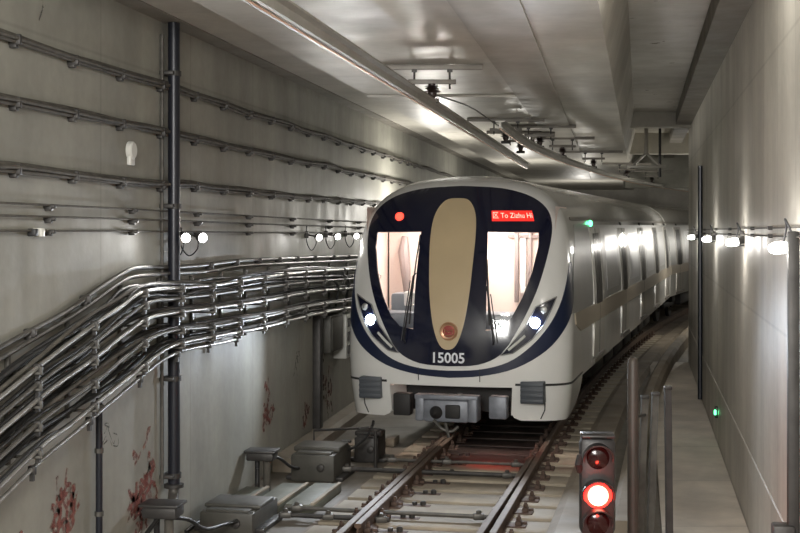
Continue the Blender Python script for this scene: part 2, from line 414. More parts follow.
def nose(q, z):
    """point on the cab car's skin: q metres round the nose from the centre line, z height; local (x right, y back, z)"""
    a = abs(q); sg = 1 if q >= 0 else -1
    if a < L0:
        i = max(1, bisect.bisect_left(KEYS, a)); A, B = ARC[i-1], ARC[i]; t = (a-A[0])/(B[0]-A[0]); u = A[1]+(B[1]-A[1])*t; s = A[2]+(B[2]-A[2])*t
    else: u, s = W0, D0
    w = Wz(z)
    return Vector((sg*u/W0*w, crt(ST0, z)+s*w/W0+max(0, a-L0), z))
def side(q, z):
    """skin of an intermediate car: q = metres from its front end, sign = side"""
    sg = 1 if q >= 0 else -1
    return Vector((sg*Wz(z), abs(q), z))
def nrm(S, q, z):
    e = .02; n = (S(q+e, z)-S(q-e, z)).cross(S(q, z+e)-S(q, z-e))
    if S is side and q < 0: n = -n
    n.normalize()
    return n
def inpoly(x, y, P):
    c = False; j = len(P)-1
    for i in range(len(P)):
        if (P[i][1] > y) != (P[j][1] > y) and x < (P[j][0]-P[i][0])*(y-P[i][1])/(P[j][1]-P[i][1])+P[i][0]: c = not c
        j = i
    return c
def resample(P, sp):
    out = []
    for i in range(len(P)):
        a = Vector(P[i][:2]); b = Vector(P[(i+1) % len(P)][:2]); n = max(1, int(math.ceil((b-a).length/sp)))
        out += [a+(b-a)*k/n for k in range(n)]
    return out
def patch(S, poly, off=.012, sp=.1, holes=(), thick=.02, sx=1, spx=None):
    """a panel laid on the curved skin, with its own thickness"""
    m = MB(); sp_x = spx or sp
    loops = [resample(poly, sp)]+[resample(h, sp) for h in holes]
    V = []; E = []
    for l in loops:
        b = len(V); V += [Vector((p[0], p[1])) for p in l]; E += [(b+i, b+(i+1) % len(l)) for i in range(len(l))]
    xs = [p[0] for p in loops[0]]; ys = [p[1] for p in loops[0]]
    nx = int((max(xs)-min(xs))/sp_x); ny = int((max(ys)-min(ys))/sp)
    for i in range(1, nx+1):
        for j in range(1, ny+1):
            x = min(xs)+i*sp_x; y = min(ys)+j*sp
            if inpoly(x, y, loops[0]) and not any(inpoly(x, y, h) for h in loops[1:]): V.append(Vector((x, y)))
    r = delaunay_2d_cdt(V, E, [], 0, 1e-5); vv, ff = r[0], r[2]
    keep = []
    for f in ff:
        c = sum((vv[i] for i in f), Vector((0, 0)))/len(f)
        if inpoly(c.x, c.y, loops[0]) and not any(inpoly(c.x, c.y, h) for h in loops[1:]): keep.append(tuple(f))
    P = []; Q = []
    for v in vv:
        n = nrm(S, v.x*sx, v.y); p = S(v.x*sx, v.y); P.append(p+n*off); Q.append(p+n*(off-thick))
    m.add(P, keep)
    if thick:
        m.add(Q, [tuple(reversed(f)) for f in keep])
        ed = {}
        for f in keep:
            for i in range(3):
                k = (f[i], f[(i+1) % 3]); 
                if (k[1], k[0]) in ed: del ed[(k[1], k[0])]
                else: ed[k] = 1
        vs = []; fs = []
        for a, b in ed:
            k = len(vs); vs += [P[a], P[b], Q[b], Q[a]]; fs.append((k, k+1, k+2, k+3))
        m.add(vs, fs)
    return m
def mirror(P): return [(-x, y) for x, y in P]

MASKH = [(0, 3.63), (.65, 3.61), (1.02, 3.57), (1.30, 3.48), (1.45, 3.33), (1.47, 3.12), (1.39, 2.80), (1.27, 2.45), (1.11, 2.06), (.90, 1.66), (.70, 1.37), (.40, 1.23), (0, 1.20)]
MASK = [tuple(p) for p in cr_path([(*p, 0) for p in MASKH], 4)]; MASK = [(p[0], p[1]) for p in MASK]
MASK = MASK+[(-x, y) for x, y in reversed(MASK[1:-1])]
WINR = [(.50, 3.0), (1.24, 2.99), (1.22, 2.80), (1.12, 2.46), (.98, 2.12), (.84, 1.86), (.70, 1.72), (.50, 1.68)]
GOLD = cr_closed([(0, 3.45), (.22, 3.42), (.34, 3.25), (.36, 2.95), (.33, 2.5), (.29, 2.1), (.22, 1.72), (.12, 1.48), (0, 1.42), (-.12, 1.48), (-.22, 1.72), (-.29, 2.1), (-.33, 2.5), (-.36, 2.95), (-.34, 3.25), (-.22, 3.42)], 4)
GOLD = [(p.x*.93-.012, p.y) for p in GOLD]

def side_features(root, S, doors, qs, q0, q1, first):
    """silver and champagne bands, doors and windows for both flanks; qs(s) = panel coordinate of the distance s"""
    for sg in (1, -1):
        if first: sil = [(1.78, 2.02), (2.05, 2.45), (2.62, 3.10), (q1, 3.10), (q1, 1.88), (1.80, 1.88)]
        else: sil = [(q0, 3.10), (q1, 3.10), (q1, 1.88), (q0, 1.88)]
        patch(S, sil, .006, .25, sx=sg, spx=.5).build('silver_side_band', M_['silver'], root, 'local')
        tanp = [(2.0, 1.88), (q1, 1.88), (q1, 1.60), (2.6, 1.60), (2.1, 1.72)] if first else [(q0, 1.88), (q1, 1.88), (q1, 1.6), (q0, 1.6)]
        patch(S, tanp, .020, .25, sx=sg, spx=.5).build('champagne_stripe', M_['tan'], root, 'local')
        patch(S, [(q0 if not first else 2.3, 3.16), (q1, 3.16), (q1, 3.20), (q0 if not first else 2.3, 3.20)], .02, .3, sx=sg, spx=.6).build('rain_gutter', M_['steel'], root, 'local')
        for i, s in enumerate(doors):
            q = qs(s)
            d = patch(S, [(q-.72, 1.08), (q+.72, 1.08), (q+.72, 3.04), (q-.72, 3.04)], .016, .3, sx=sg).build('door', M_['door'], root, 'local')
            for e in (-1, 1):
                c = q+e*.20
                patch(S, [(c-.185, 1.86), (c+.185, 1.86), (c+.185, 2.96), (c-.185, 2.96)], .021, .3, sx=sg, thick=.004).build('door_window', M_['sidewin'], d, 'local')
            mm = patch(S, [(q-.012, 1.08), (q+.012, 1.08), (q+.012, 3.04), (q-.012, 3.04)], .023, .4, sx=sg, thick=.004)
            mm.build('door_seal', M_['seam'], d, 'local')
            patch(S, [(q-.80, .98), (q+.80, .98), (q+.80, 1.04), (q-.80, 1.04)], .04, .3, sx=sg, thick=.05).build('door_step', M_['steel'], root, 'local')
            mm = MB(); p = S(sg*q, 3.12); n = nrm(S, sg*q, 3.12); mm.lathe(p, n, [(0, .035), (.02, .035), (.035, .02)], 12)
            if not (first and i == 0 and sg == 1): mm.build('door_indicator', M_['steeldark'], root, 'local')
        for a, b in zip(doors[:-1], doors[1:]):
            q = qs((a+b)/2)
            w = patch(S, [(q-.95, 2.0), (q+.95, 2.0), (q+.95, 2.92), (q-.95, 2.92)], .010, .3, sx=sg, thick=.01, spx=.5).build('side_window', M_['palewin'], root, 'local')
def bogie(root, s, axle=1.25):
    m = MB()
    for u in (-.98, .98): m.box((u, s, .52), (.14, 3.1, .16), bev=.03); m.box((u, s, .68), (.3, .7, .2), bev=.03)
    m.box((0, s, .55), (2.0, .5, .24), bev=.03)
    b = m.build('bogie', M_['under'], root, 'local')
    for e in (-1, 1):
        for u in (-.75, .75):
            mm = MB(); mm.lathe((u-.06, s+e*axle, .42), (1, 0, 0), [(0, .40), (.03, .42), (.12, .42), (.13, .1), (.18, .1)], 24)
            mm.build('wheel', M_['steeldark'], b, 'local')
        mm = MB(); mm.cyl((-.8, s+e*axle, .42), (.8, s+e*axle, .42), .08); mm.build('axle', M_['steeldark'], b, 'local')
def underframe(root, s0, s1):
    m = MB(); m.box((0, (s0+s1)/2, .96), (2.7, s1-s0, .10)); 
    m.build('underframe', M_['under'], root, 'local')
    y = s0+4.2
    i = 0
    while y < s1-5:
        mm = MB(); L = random.uniform(1.1, 2.0)
        mm.box((0, y+L/2, .68), (2.5, L, .46), bev=.04); mm.build('equipment_case', M_['under'], root, 'local'); y += L+.35

SE = 22.6
train = thing('metro_train_car', 'white leading metro car with navy gloss front, gold centre panel and number 15005', 'train', (17.3*.2713-4.04, 17.3, 0), -TH, 'cars of the metro train')
# body shell
zl = [.93, 1.1, 1.3, 1.5, 1.7, 1.9, 2.1, 2.3, 2.5, 2.7, 2.85, 3.0, 3.1, 3.2, 3.3, 3.4, 3.48, 3.56, 3.62, 3.67, 3.71, 3.745, 3.77, 3.785, 3.795, 3.8]
qf = [i*.06 for i in range(0, 40)]; qf = qf+[2.5, 2.8, 3.2, 4, 6, 9, 12, 15, 18, 20, 22, SE-D0+L0]
ql = [-q for q in reversed(qf[1:])]+qf
m = MB(); n = len(ql); vs = [nose(q, z) for z in zl for q in ql]; fs = []
# taper the end of the roof rows so that every row ends on the same plane
for j, z in enumerate(zl):
    vs[j*n].y = SE; vs[j*n+n-1].y = SE
WL = mirror(WINR)
for j in range(len(zl)-1):
    for i in range(n-1):
        qs_ = (ql[i], ql[i+1]); zs_ = (zl[j], zl[j+1])
        hit = any(inpoly(a, b, P) for a in qs_ for b in zs_ for P in (WINR, WL))
        hit = hit or any(inpoly((qs_[0]+qs_[1])/2, b, P) for b in zs_+((zs_[0]+zs_[1])/2,) for P in (WINR, WL))
        if not hit: fs.append((j*n+i, j*n+i+1, (j+1)*n+i+1, (j+1)*n+i))
for j in range(len(zl)-1): pass
m.add(vs, fs)
# rear bulkhead
ring = [vs[j*n+n-1] for j in range(len(zl))]+[vs[j*n] for j in reversed(range(len(zl)))]
m.add(ring, [tuple(range(len(ring)))])
m.build('body_shell', M_['body'], train, 'local', smooth=50)
# front mask with window openings, glazing
patch(nose, MASK, .014, .08, holes=(WINR, WL)).build('windshield_mask', M_['mask'], train, 'local', smooth=40)
for P in (WINR, WL):
    g = patch(nose, P, .008, .12, thick=0).build('cab_window', M_['glass'], train, 'local', smooth=60)
patch(nose, GOLD, .024, .1, thick=.014).build('gold_centre_panel', M_['gold'], train, 'local', smooth=40)
# smile shaped stripe running on to the flank
out = [(0, 1.045), (.45, 1.08), (.90, 1.19), (1.31, 1.42), (1.62, 1.72), (1.86, 2.0), (1.95, 2.18)]
inn = [(1.95, 2.55), (1.82, 2.58), (1.68, 2.35), (1.52, 2.02), (1.34, 1.74), (1.10, 1.48), (.80, 1.27), (.42, 1.165), (0, 1.14)]
bo = [(p.x, p.y) for p in cr_path([(*p, 0) for p in out], 4)]+[(p.x, p.y) for p in cr_path([(*p, 0) for p in inn], 4)]
bandp = bo+[(-x, y) for x, y in reversed(bo[1:-1])]
patch(nose, bandp, .010, .08, thick=.012).build('blue_stripe', M_['blue'], train, 'local', smooth=40)
# waist seam, panel seams
for sg in (1, -1):
    patch(nose, [(.9, .955), (L0+.1, .935), (3.0, .96), (3.0, .985), (L0+.1, .965), (.9, .985)], .006, .12, sx=sg, thick=.006).build('panel_seam', M_['seam'], train, 'local')
    patch(nose, [(.42, 1.0), (.43, 1.0), (.43, 1.17), (.42, 1.17)], .012, .1, sx=sg, thick=.01).build('panel_seam', M_['seam'], train, 'local')
# headlights
HEAD = [(1.46, 2.13), (1.16, 2.0), (1.02, 1.74), (.70, 1.36), (.86, 1.39), (1.12, 1.58), (1.28, 1.78)]
for sg in (1, -1):
    h = patch(nose, HEAD, .018, .08, sx=sg, thick=.03).build('headlight', M_['mask'], train, 'local')
    rim = MB(); pts = [nose(sg*a, b)+nrm(nose, sg*a, b)*.02 for a, b in resample(HEAD+HEAD[:1], .05)]
    rim.tube(pts, .008, 6); rim.build('headlight_trim', M_['galv'], h, 'local')
    mm = MB(); p = nose(sg*1.15, 1.79); nv = nrm(nose, sg*1.15, 1.79)
    if nv.y > 0: nv = -nv
    mm.lathe(p+nv*.015, (0, -1, 0), [(0, .070), (.02, .072), (.035, .05), (.042, .001)], 20)
    mm.build('headlight_lens', M_['head'], h, 'local')
    mm = MB(); mm.lathe(nose(sg*1.27, 1.96)+nv*.01, (0, -1, 0), [(0, .05), (.02, .05), (.03, .03)], 16); mm.build('auxiliary_lens', M_['galv'], h, 'local')
    mm = MB(); mm.tube([nose(sg*a, b)+nrm(nose, sg*a, b)*.022 for a, b in ((1.02, 1.62), (.92, 1.53), (.80, 1.43))], .018, 8); mm.build('running_light', M_['white'], h, 'local')
    Mw = MATS[train.name]
    a = Mw @ (p+Vector((0, -.09, 0))); b = Mw @ (p+Vector((0, -6, -1.2)))
    lamp('headlight_beam', 'SPOT', a, 260, (.82, .90, 1), .06, aim=b, parent=train, spot=math.radians(95), blend=.8)
# number, display, marker lamps, emblem
def on_nose(vs, q0, z0, off): return [nose(q0+v.x, z0+v.y)+nrm(nose, q0+v.x, z0+v.y)*off for v in vs]
def fix(vs): return vs
vs, fs = text_mesh('15005', .19, off=.004); vs = [Vector((v.x*1.0, v.y, 0)) for v in vs]
m = MB(); m.add(on_nose(vs, -.01, 1.305, .018), fs)
m.build('fleet_number', M_['number'], train, 'local', smooth=None)
for k in range(1): pass
dp = patch(nose, [(.56, 3.14), (1.19, 3.14), (1.19, 3.28), (.56, 3.28)], .018, .1, thick=.012).build('destination_display', M_['disp'], train, 'local')
vs, fs = text_mesh('区 To Zizhu Hi', .098); m = MB(); m.add(on_nose(vs, .875, 3.21, .022), fs); m.build('display_text', M_['dispt'], dp, 'local', smooth=None)
m = MB(); p = nose(-.92, 3.21); m.lathe(p, (0, -1, .0), [(-.03, .06), (.045, .06), (.06, .045), (.062, .001)], 18); m.build('red_marker_light', M_['redlamp'], train, 'local')
p = nose(L0-D0+3.3, 3.12); m = MB(); m.lathe(p, (1, 0, 0), [(0, .05), (.03, .05), (.05, .03), (.052, .001)], 14)
tag(m.build('door_indicator', M_['green'], train, 'local'), 'glowing green indicator')
p = nose(0, 1.665); em = MB(); em.lathe(p, (0, -1, 0), [(-.02, .125), (.030, .125), (.045, .115), (.030, .085), (.028, .001)], 32)
em = em.build('round_emblem', M_['copper'], train, 'local')
m = MB(); m.lathe(p, (0, -1, 0), [(.026, .082), (.036, .080), (.038, .001)], 28); m.build('emblem_disc', M_['emblemred'], em, 'local')
m = MB(); y = p.y-.042
for pts in ([(-.055, -.03), (-.055, .03), (0, -.008), (.055, .03), (.055, -.03)], [(-.065, -.055), (.065, -.055)]):
    m.tube([(a, y, p.z+b) for a, b in pts], .009, 6)
m.build('emblem_mark', M_['copper'], em, 'local')
# wipers
for sg, top in ((-1, 2.95), (1, 2.62)):
    def N_(a, b, o=.06): return nose(a, b)+nrm(nose, a, b)*o
    w = MB(); w.tube([N_(sg*.60, 1.50, .03), N_(sg*.61, 1.55, .08), N_(sg*.52, (top+1.6)/2+.1, .08), N_(sg*.50, (top+1.6)/2+.15, .05)], .013, 6)
    w.tube([N_(sg*.66, 1.52, .03), N_(sg*.56, (top+1.6)/2+.05, .07)], .008, 6)
    w = w.build('wiper', M_['black'], train, 'local')
    b = MB(); b.tube([N_(sg*(.50+.05*t), top-t*(top-1.75), .035) for t in (0, .25, .5, .75, 1)], .012, 6); b.build('wiper_blade', M_['black'], w, 'local')
# skirts either side of the coupler opening, anticlimbers
SK = [(.86, .93), (.86, .60), (.90, .52), (1.0, .48), (1.75, .46), (2.1, .50), (2.55, .58), (2.9, .74), (3.05, .93)]
for sg in (1, -1):
    patch(nose, SK, .0, .08, sx=sg, thick=.05).build('front_skirt', M_['body'], train, 'local', smooth=50)
    m = MB(); a = nose(sg*.86, .9); b = nose(sg*.86, .55)
    m.add([a, b, b+Vector((sg*-.10, .9, 0)), a+Vector((sg*-.10, .9, 0)), a+Vector((sg*.04, .02, 0)), b+Vector((sg*.04, .02, 0)), b+Vector((sg*-.06, .9, 0)), a+Vector((sg*-.06, .9, 0))],
          [(0, 1, 2, 3), (4, 5, 6, 7), (0, 1, 5, 4), (2, 3, 7, 6), (0, 3, 7, 4), (1, 2, 6, 5)])
    m.build('skirt_return', M_['body'], train, 'local')
    m = MB(); c = nose(sg*1.17, .86)
    m.box((c.x-sg*.02, c.y+.02, .87), (.31, .30, .29), bev=.01)
    for k in range(4): m.box((c.x-sg*.02, c.y-.13, .765+k*.070), (.31, .03, .045), bev=.012)
    m.build('anticlimber', M_['grey_rib'], train, 'local')
    m = MB(); m.tube([nose(sg*1.32, .80)+Vector((0, -.01, 0)), nose(sg*1.33, .62)+Vector((0, -.008, 0)), nose(sg*1.28, .5)+Vector((0, -.004, 0))], .008, 6); m.build('panel_seam', M_['seam'], train, 'local')
m = MB(); m.box((0, .75, .74), (1.66, .1, .46)); m.build('headstock', M_['under'], train, 'local')
# coupler
cp = MB(); cp.box((0, -.02, .62), (.62, .34, .30), bev=.04); cp.cyl((0, .1, .64), (0, 1.0, .66), .10)
cp = cp.build('coupler', M_['coupler'], train, 'local')
m = MB(); m.box((-.36, -.03, .64), (.12, .30, .32), bev=.02); m.box((.36, -.03, .64), (.12, .30, .32), bev=.02); m.box((0, -.08, .80), (.86, .2, .06), bev=.01); m.build('coupler_frame', M_['coupler'], cp, 'local')
m = MB(); m.box((.10, -.2, .62), (.20, .06, .18), bev=.02); m.lathe((-.13, -.16, .60), (0, -1, 0), [(0, .10), (.10, .06), (.14, .01)], 16); m.build('coupler_face', M_['under'], cp, 'local')
m = MB(); m.tube(cr_path([(-.16, -.18, .50), (-.05, -.22, .40), (.08, -.2, .36), (.16, -.15, .42)], 5), .022, 8); m.tube([(.0, -.2, .47), (.06, -.24, .28)], .022, 8); m.build('air_hose', M_['galvdark'], cp, 'local')
for sg in (1, -1):
    m = MB(); m.box((sg*.66, .12, .66), (.24, .2, .30), bev=.02); m.build('jumper_box', M_['coupler'] if sg > 0 else M_['under'], train, 'local')
lamp('red_underglow_fill', 'SPOT', MATS[train.name] @ Vector((.45, .5, .42)), 9, (1, .04, .03), .04, aim=MATS[train.name] @ Vector((.6, .6, -.3)), parent=train, spot=math.radians(130))  # added red fill without a fixture, tints the bed under the nose
# cab interior
m = MB()
m.add([(-1.32, 1.75, 1.1), (1.32, 1.75, 1.1), (1.32, 1.75, 3.35), (-1.32, 1.75, 3.35)], [(0, 1, 2, 3)])
m.add([(-1.34, .65, 1.1), (-1.34, 1.75, 1.1), (-1.34, 1.75, 3.35), (-1.34, .65, 3.35)], [(0, 1, 2, 3)])
m.add([(1.34, .65, 1.1), (1.34, 1.75, 1.1), (1.34, 1.75, 3.35), (1.34, .65, 3.35)], [(0, 1, 2, 3)])
m.add([(-1.34, .75, 3.3), (1.34, .75, 3.3), (1.34, 1.75, 3.3), (-1.34, 1.75, 3.3)], [(0, 1, 2, 3)])
ci = m.build('cab_interior', M_['cabin'], train, 'local', smooth=None)
m = MB(); m.box((0, .62, 1.78), (2.3, .55, .22), bev=.04); m.box((-.78, .95, 1.98), (.5, .35, .30), bev=.05); m.build('driver_console', M_['console'], ci, 'local')
m = MB(); m.box((-.62, .82, 2.05), (.42, .12, .20), bev=.02); m.box((-.55, .72, 1.92), (.3, .2, .12), bev=.02); m.build('control_screen', M_['cabinw'], ci, 'local')
m = MB(); m.tube([(-1.06, 1.68, 2.92), (-1.06, 1.62, 2.7), (-1.02, 1.62, 2.3), (-1.04, 1.66, 2.0)], [.05, .09, .07, .02], 10); m.build('hanging_jacket', M_['cabind'], ci, 'local')
m = MB()
for x, w in ((.62, .06), (.82, .05), (.96, .04), (1.12, .05)): m.box((x, 1.70, 2.5), (w, .05, .95+.2*random.random()), bev=.01)
m.box((.8, 1.71, 2.93), (.62, .04, .04)); m.build('partition_frame', M_['cabind'], ci, 'local')
m = MB(); m.box((.72, 1.69, 2.5), (.09, .06, .8), bev=.02); m.box((1.04, 1.69, 2.45), (.08, .06, .9), bev=.02); m.build('partition_panel', M_['cabinw'], ci, 'local')
m = MB(); m.box((0, 1.2, 3.27), (1.2, .3, .04), bev=.01); m.build('cab_lamp', M_['cabinw'], ci, 'local')
lamp('cab_light', 'AREA', MATS[train.name] @ Vector((0, 1.1, 3.2)), 60, (1, .90, .82), 1.9, aim=MATS[train.name] @ Vector((0, 1.35, 1.0)), parent=train, size_y=.4)
DOORS = [3.75+4.46*k for k in range(5)]
side_features(train, nose, DOORS[:-1]+[21.3], lambda s: s-D0+L0, 2.6, SE-D0+L0, True)
bogie(train, 4.6); bogie(train, 19.2); underframe(train, 1.4, SE)

# following cars
def plain_car(name, label, loc, rz):
    r = thing(name, label, 'train', loc, rz, 'cars of the metro train')
    m = MB(); Ls = [0, 4, 8, 12, 16, 20, 22.6]; prof = [(Wz(z), z) for z in zl]
    sec = prof+[(-a, z) for a, z in reversed(prof)]
    n = len(sec); vs = [(a, y, z) for y in Ls for a, z in sec]
    m.add(vs, [(i*n+k, i*n+(k+1) % n, (i+1)*n+(k+1) % n, (i+1)*n+k) for i in range(len(Ls)-1) for k in range(n)]+[tuple(range(n)), tuple((len(Ls)-1)*n+k for k in range(n))])
    m.build('body_shell', M_['body'], r, 'local', smooth=50)
    side_features(r, side, [1.9+4.7*k for k in range(5)], lambda s: s, .05, 22.5, False)
    bogie(r, 3.6); bogie(r, 19.2); underframe(r, .1, 22.5)
    m = MB()
    for k in range(5): m.box((0, -.45+.1*k, 2.2), (2.5 if k % 2 else 2.35, .07, 2.3), bev=.02)
    m.build('gangway_bellows', M_['under'], r, 'local'); return r
t1 = MATS[train.name] @ Vector((0, SE+.6, 0))
plain_car('metro_train_car', 'white metro car coupled behind the lit leading car, mostly hidden by the tunnel wall', t1, -math.atan(.375))

# ------------------------------------------------------------------ track
RS = [(-.075, -.176), (.075, -.176), (.075, -.164), (.012, -.145), (.009, -.05), (.036, -.036), (.036, -.004), (.028, 0), (-.028, 0), (-.036, -.004), (-.036, -.036), (-.009, -.05), (-.012, -.145), (-.075, -.164)]
def rail(off, ya, yb, label, fn=None, sec=RS):
    ys = [ya+(yb-ya)*i/60 for i in range(61)]
    m = MB()
    m.sweep([track_pt(Y, off if fn is None else fn(Y), 0) for Y in ys], sec)
    n = len(sec)
    k = 0
    for i, f in enumerate(m.f[:60*n]):
        if (i % n) in (6, 7, 8): m.m[i] = 1
    return tag(m.build('rail', [M_['rail'], M_['rail_head']], smooth=None), label, 'rail')
rail(-.753, 7, 62, 'left running rail of the track under the train')
rail(.753, 7, 62, 'right running rail of the track, beside the row of bolted fasteners')
rail(0, 7, 17.4, 'tapered switch blade lying against the inside of the right rail', fn=lambda Y: .753-.088-.10*max(0, (16.8-Y)/9))
rail(0, 13.2, 21, 'tapered switch blade lying against the inside of the left rail', fn=lambda Y: -.753+.088)
# sleepers
sl = thing('sleeper', '', 'sleeper', (0, 0, FZ), 0)
m = MB(); m.box((0, 0, .012), (2.55, .50, .05), bev=.012); 
m.build('concrete_slab', M_['sleeper'], sl, 'local')
for sg in (-1, 1):
    f = MB(); f.box((sg*.755, 0, .042), (.46, .20, .022), bev=.006)
    for e in (-1, 1):
        x = sg*.755+e*.145
        f.box((x, 0, .075), (.07, .12, .05), bev=.012); f.lathe((x, 0, .08), (0, 0, 1), [(0, .026), (.05, .026), (.06, .018), (.075, .018)], 8)
        f.box((sg*.755+e*.20, .055*e, .062), (.06, .05, .03), bev=.008)
    f.build('rail_fastener', M_['fast'], sl, 'local')
shade_bm = MB(); shade_bm.box((0, 0, .030), (1.30, .56, .02), bev=.004); shade_m = concrete('painted_shade', (.05, .035, .03), .5, blotch=.35)  # dark pads: shade under the train nose, painted as colour
YSL = [9.6+.64*i for i in range(46)]
for i, Y in enumerate(YSL):
    o = sl if i == 0 else copy_tree(sl)
    x, y, z, (c, s) = track_pt(Y, 0, 0)
    o.location = (x, y, FZ+.012); o.rotation_euler = (0, 0, math.atan2(s, c))
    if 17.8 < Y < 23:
        oc = shade_bm.build('shade_pad', shade_m, sl, 'local'); oc.parent = o; oc['label'] = 'dark shade pad between the rails'
    if Y < 17.2: o['label'] = 'pale concrete sleeper between the rails in front of the train'; o['group'] = 'sleepers ahead of the train'
    else: o['label'] = 'pale concrete sleeper beneath or beside the train, its end seen right of the right rail'; o['group'] = 'sleepers under the train'
# bolted slide chairs on the inside of the left rail
first = None
for i in range(9):
    Y = 12.6+.64*i+.32
    if first is None:
        first = thing('slide_chair', '', 'rail fitting', (0, 0, 0), 0, 'slide chairs inside the left rail')
        m = MB(); m.box((0, 0, .02), (.42, .12, .04), bev=.01); m.build('slide_plate', M_['fast'], first, 'local')
        m = MB(); m.lathe((.12, 0, .04), (0, 0, 1), [(0, .035), (.04, .035), (.05, .02)], 8); m.build('bolt', M_['steeldark'], first, 'local')
        m = MB(); m.lathe((.02, 0, .04), (0, 0, 1), [(0, .03), (.035, .03)], 8); m.build('bolt', M_['steeldark'], first, 'local')
        first['label'] = 'rusty bolted slide chair against the inner side of the left rail'
        o = first
    else: o = copy_tree(first)
    x, y, z, (c, s) = track_pt(Y, -.42, 0); o.location = (x, y, FZ+.014); o.rotation_euler = (0, 0, math.atan2(s, c))
# point rods across the track
def rod(Y, x0, x1, z, r, label, dark=False):
    a = track_pt(Y, x0, z); b = track_pt(Y, x1, z); t = thing('point_rod', label, 'rod', a[:3])
    m = MB(); m.tube([a[:3], b[:3]], r, 8); m.build('rod_bar', M_['galvdark'] if not dark else M_['steeldark'], t)
    for f in (.06, .45, .93):
        m = MB(); p = Vector(a[:3]).lerp(Vector(b[:3]), f); m.box(p, (.13, .09, .07), bev=.02); m.lathe(p, (0, 0, 1), [(0, .03), (.06, .03), (.07, .015)], 8)
        m.build('rod_clevis', M_['galvdark'], t)
rod(14.15, -1.75, .62, -.085, .022, 'nearest point rod crossing the track from the front grey switch machine')
rod(13.95, -1.75, -.5, -.12, .028, 'short dark bar beside the nearest point rod', True)
rod(17.15, -1.3, .62, -.07, .022, 'point rod crossing the track just ahead of the coupler')
rod(16.55, -1.8, .62, -.10, .030, 'dark flat drive bar crossing behind the sleepers ahead of the coupler', True)

# ------------------------------------------------------------------ left trackside equipment
def rot(v): return Matrix.Rotation(v, 3, 'Z')
RT = rot(-.21)
def machine(loc, label, w=.62, h=.26, L=1.0, mt='boxgrey'):
    t = thing('switch_machine', label, 'switch machine', loc, -.21)
    m = MB(); m.box((0, 0, h*.42), (w, L, h*.84), bev=.03); m.build('machine_case', M_[mt], t, 'local')
    m = MB(); m.box((0, 0, h*.92), (w+.04, L*.55, h*.16), bev=.02); m.box((0, -L*.36, h*.86), (w*.8, L*.2, h*.08), bev=.01); m.build('machine_lid', M_[mt], t, 'local')
    for e in (-1, 1):
        m = MB(); m.box((e*(w/2+.04), 0, .03), (.10, L*.8, .05), bev=.01); m.build('mounting_foot', M_['steeldark'], t, 'local')
    m = MB(); m.lathe((w*.2, -L/2-.01, h*.45), (0, -1, 0), [(0, .05), (.03, .05), (.04, .03)], 12); m.build('lock_cover', M_['steeldark'], t, 'local')
    return t
machine((-1.76, 14.15, FZ), 'front grey switch machine box, nearest the lower edge beside the left rail', .60, .28, .9)
machine((-1.03, 16.95, FZ), 'taller grey switch machine box between the wall and the left rail', .58, .42, .9)
machine((-.42, 18.1, FZ), 'small dark switch box with valves beside the train nose', .34, .42, .5, 'steeldark')
def jbox(loc, label, w=.36, h=.12, H=.55, legs=2):
    t = thing('junction_box', label, 'junction box', loc, -.16)
    m = MB(); m.box((0, 0, H-h/2), (w, .26, h), bev=.02); m.build('box_body', M_['steeldark'], t, 'local')
    m = MB(); m.box((0, 0, H+.012), (w+.05, .30, .03), bev=.01); m.build('box_lid', M_['steeldark'], t, 'local')
    for e in (-1, 1):
        m = MB(); m.cyl((e*w*.18, 0, 0), (e*w*.18, 0, H-h), .03 if e < 0 else .045); m.build('leg', M_['cabledust'] if e > 0 else M_['black'], t, 'local')
jbox((-2.26, 12.3, FZ), 'black junction box on pipes where the thick black wall pipe ends', .34, .11, .62)
jbox((-1.70, 15.9, FZ), 'black junction box on short legs behind the front grey switch machine', .34, .10, .50)
def cable_thing(pts, r, label, m_='cable', n=6, name='cable', group=None, seg=8):
    m = MB(); m.tube(cr_path(pts, n), r, seg); return tag(m.build(name, M_[m_], smooth=60), label, 'cable', group)
cable_thing([(-1.75, 15.85, .1), (-1.76, 15.8, -.12), (-1.85, 15.5, -.17), (-2.0, 15.1, -.17), (-2.08, 14.6, -.17), (-2.22, 14.1, -.17), (-2.28, 13.7, -.17)], .022, 'black hose lying on the floor from the rear junction box to the wall', name='hose')
cable_thing([(-1.62, 15.85, .24), (-1.5, 16.0, .2), (-1.38, 16.25, .05), (-1.3, 16.5, -.02)], .02, 'black hose from the rear junction box to the taller switch machine', name='hose')
cable_thing([(-2.16, 12.3, .30), (-2.05, 12.55, .22), (-1.95, 12.9, .05), (-1.85, 13.4, -.03), (-1.72, 13.64, -.04)], .02, 'black hose from the front junction box to the front switch machine', name='hose')
cable_thing([(-2.30, 12.2, .30), (-2.42, 11.7, .12), (-2.55, 11.2, -.1), (-2.62, 10.8, -.17)], .022, 'black hose leaving the front junction box towards the lower left corner', name='hose')
cable_thing([(-.75, 17.1, .1), (-.6, 17.3, .12), (-.46, 17.45, .22), (-.38, 17.55, .36), (-.36, 17.45, .44)], .018, 'thin black hose curling up beside the left train skirt', name='hose')
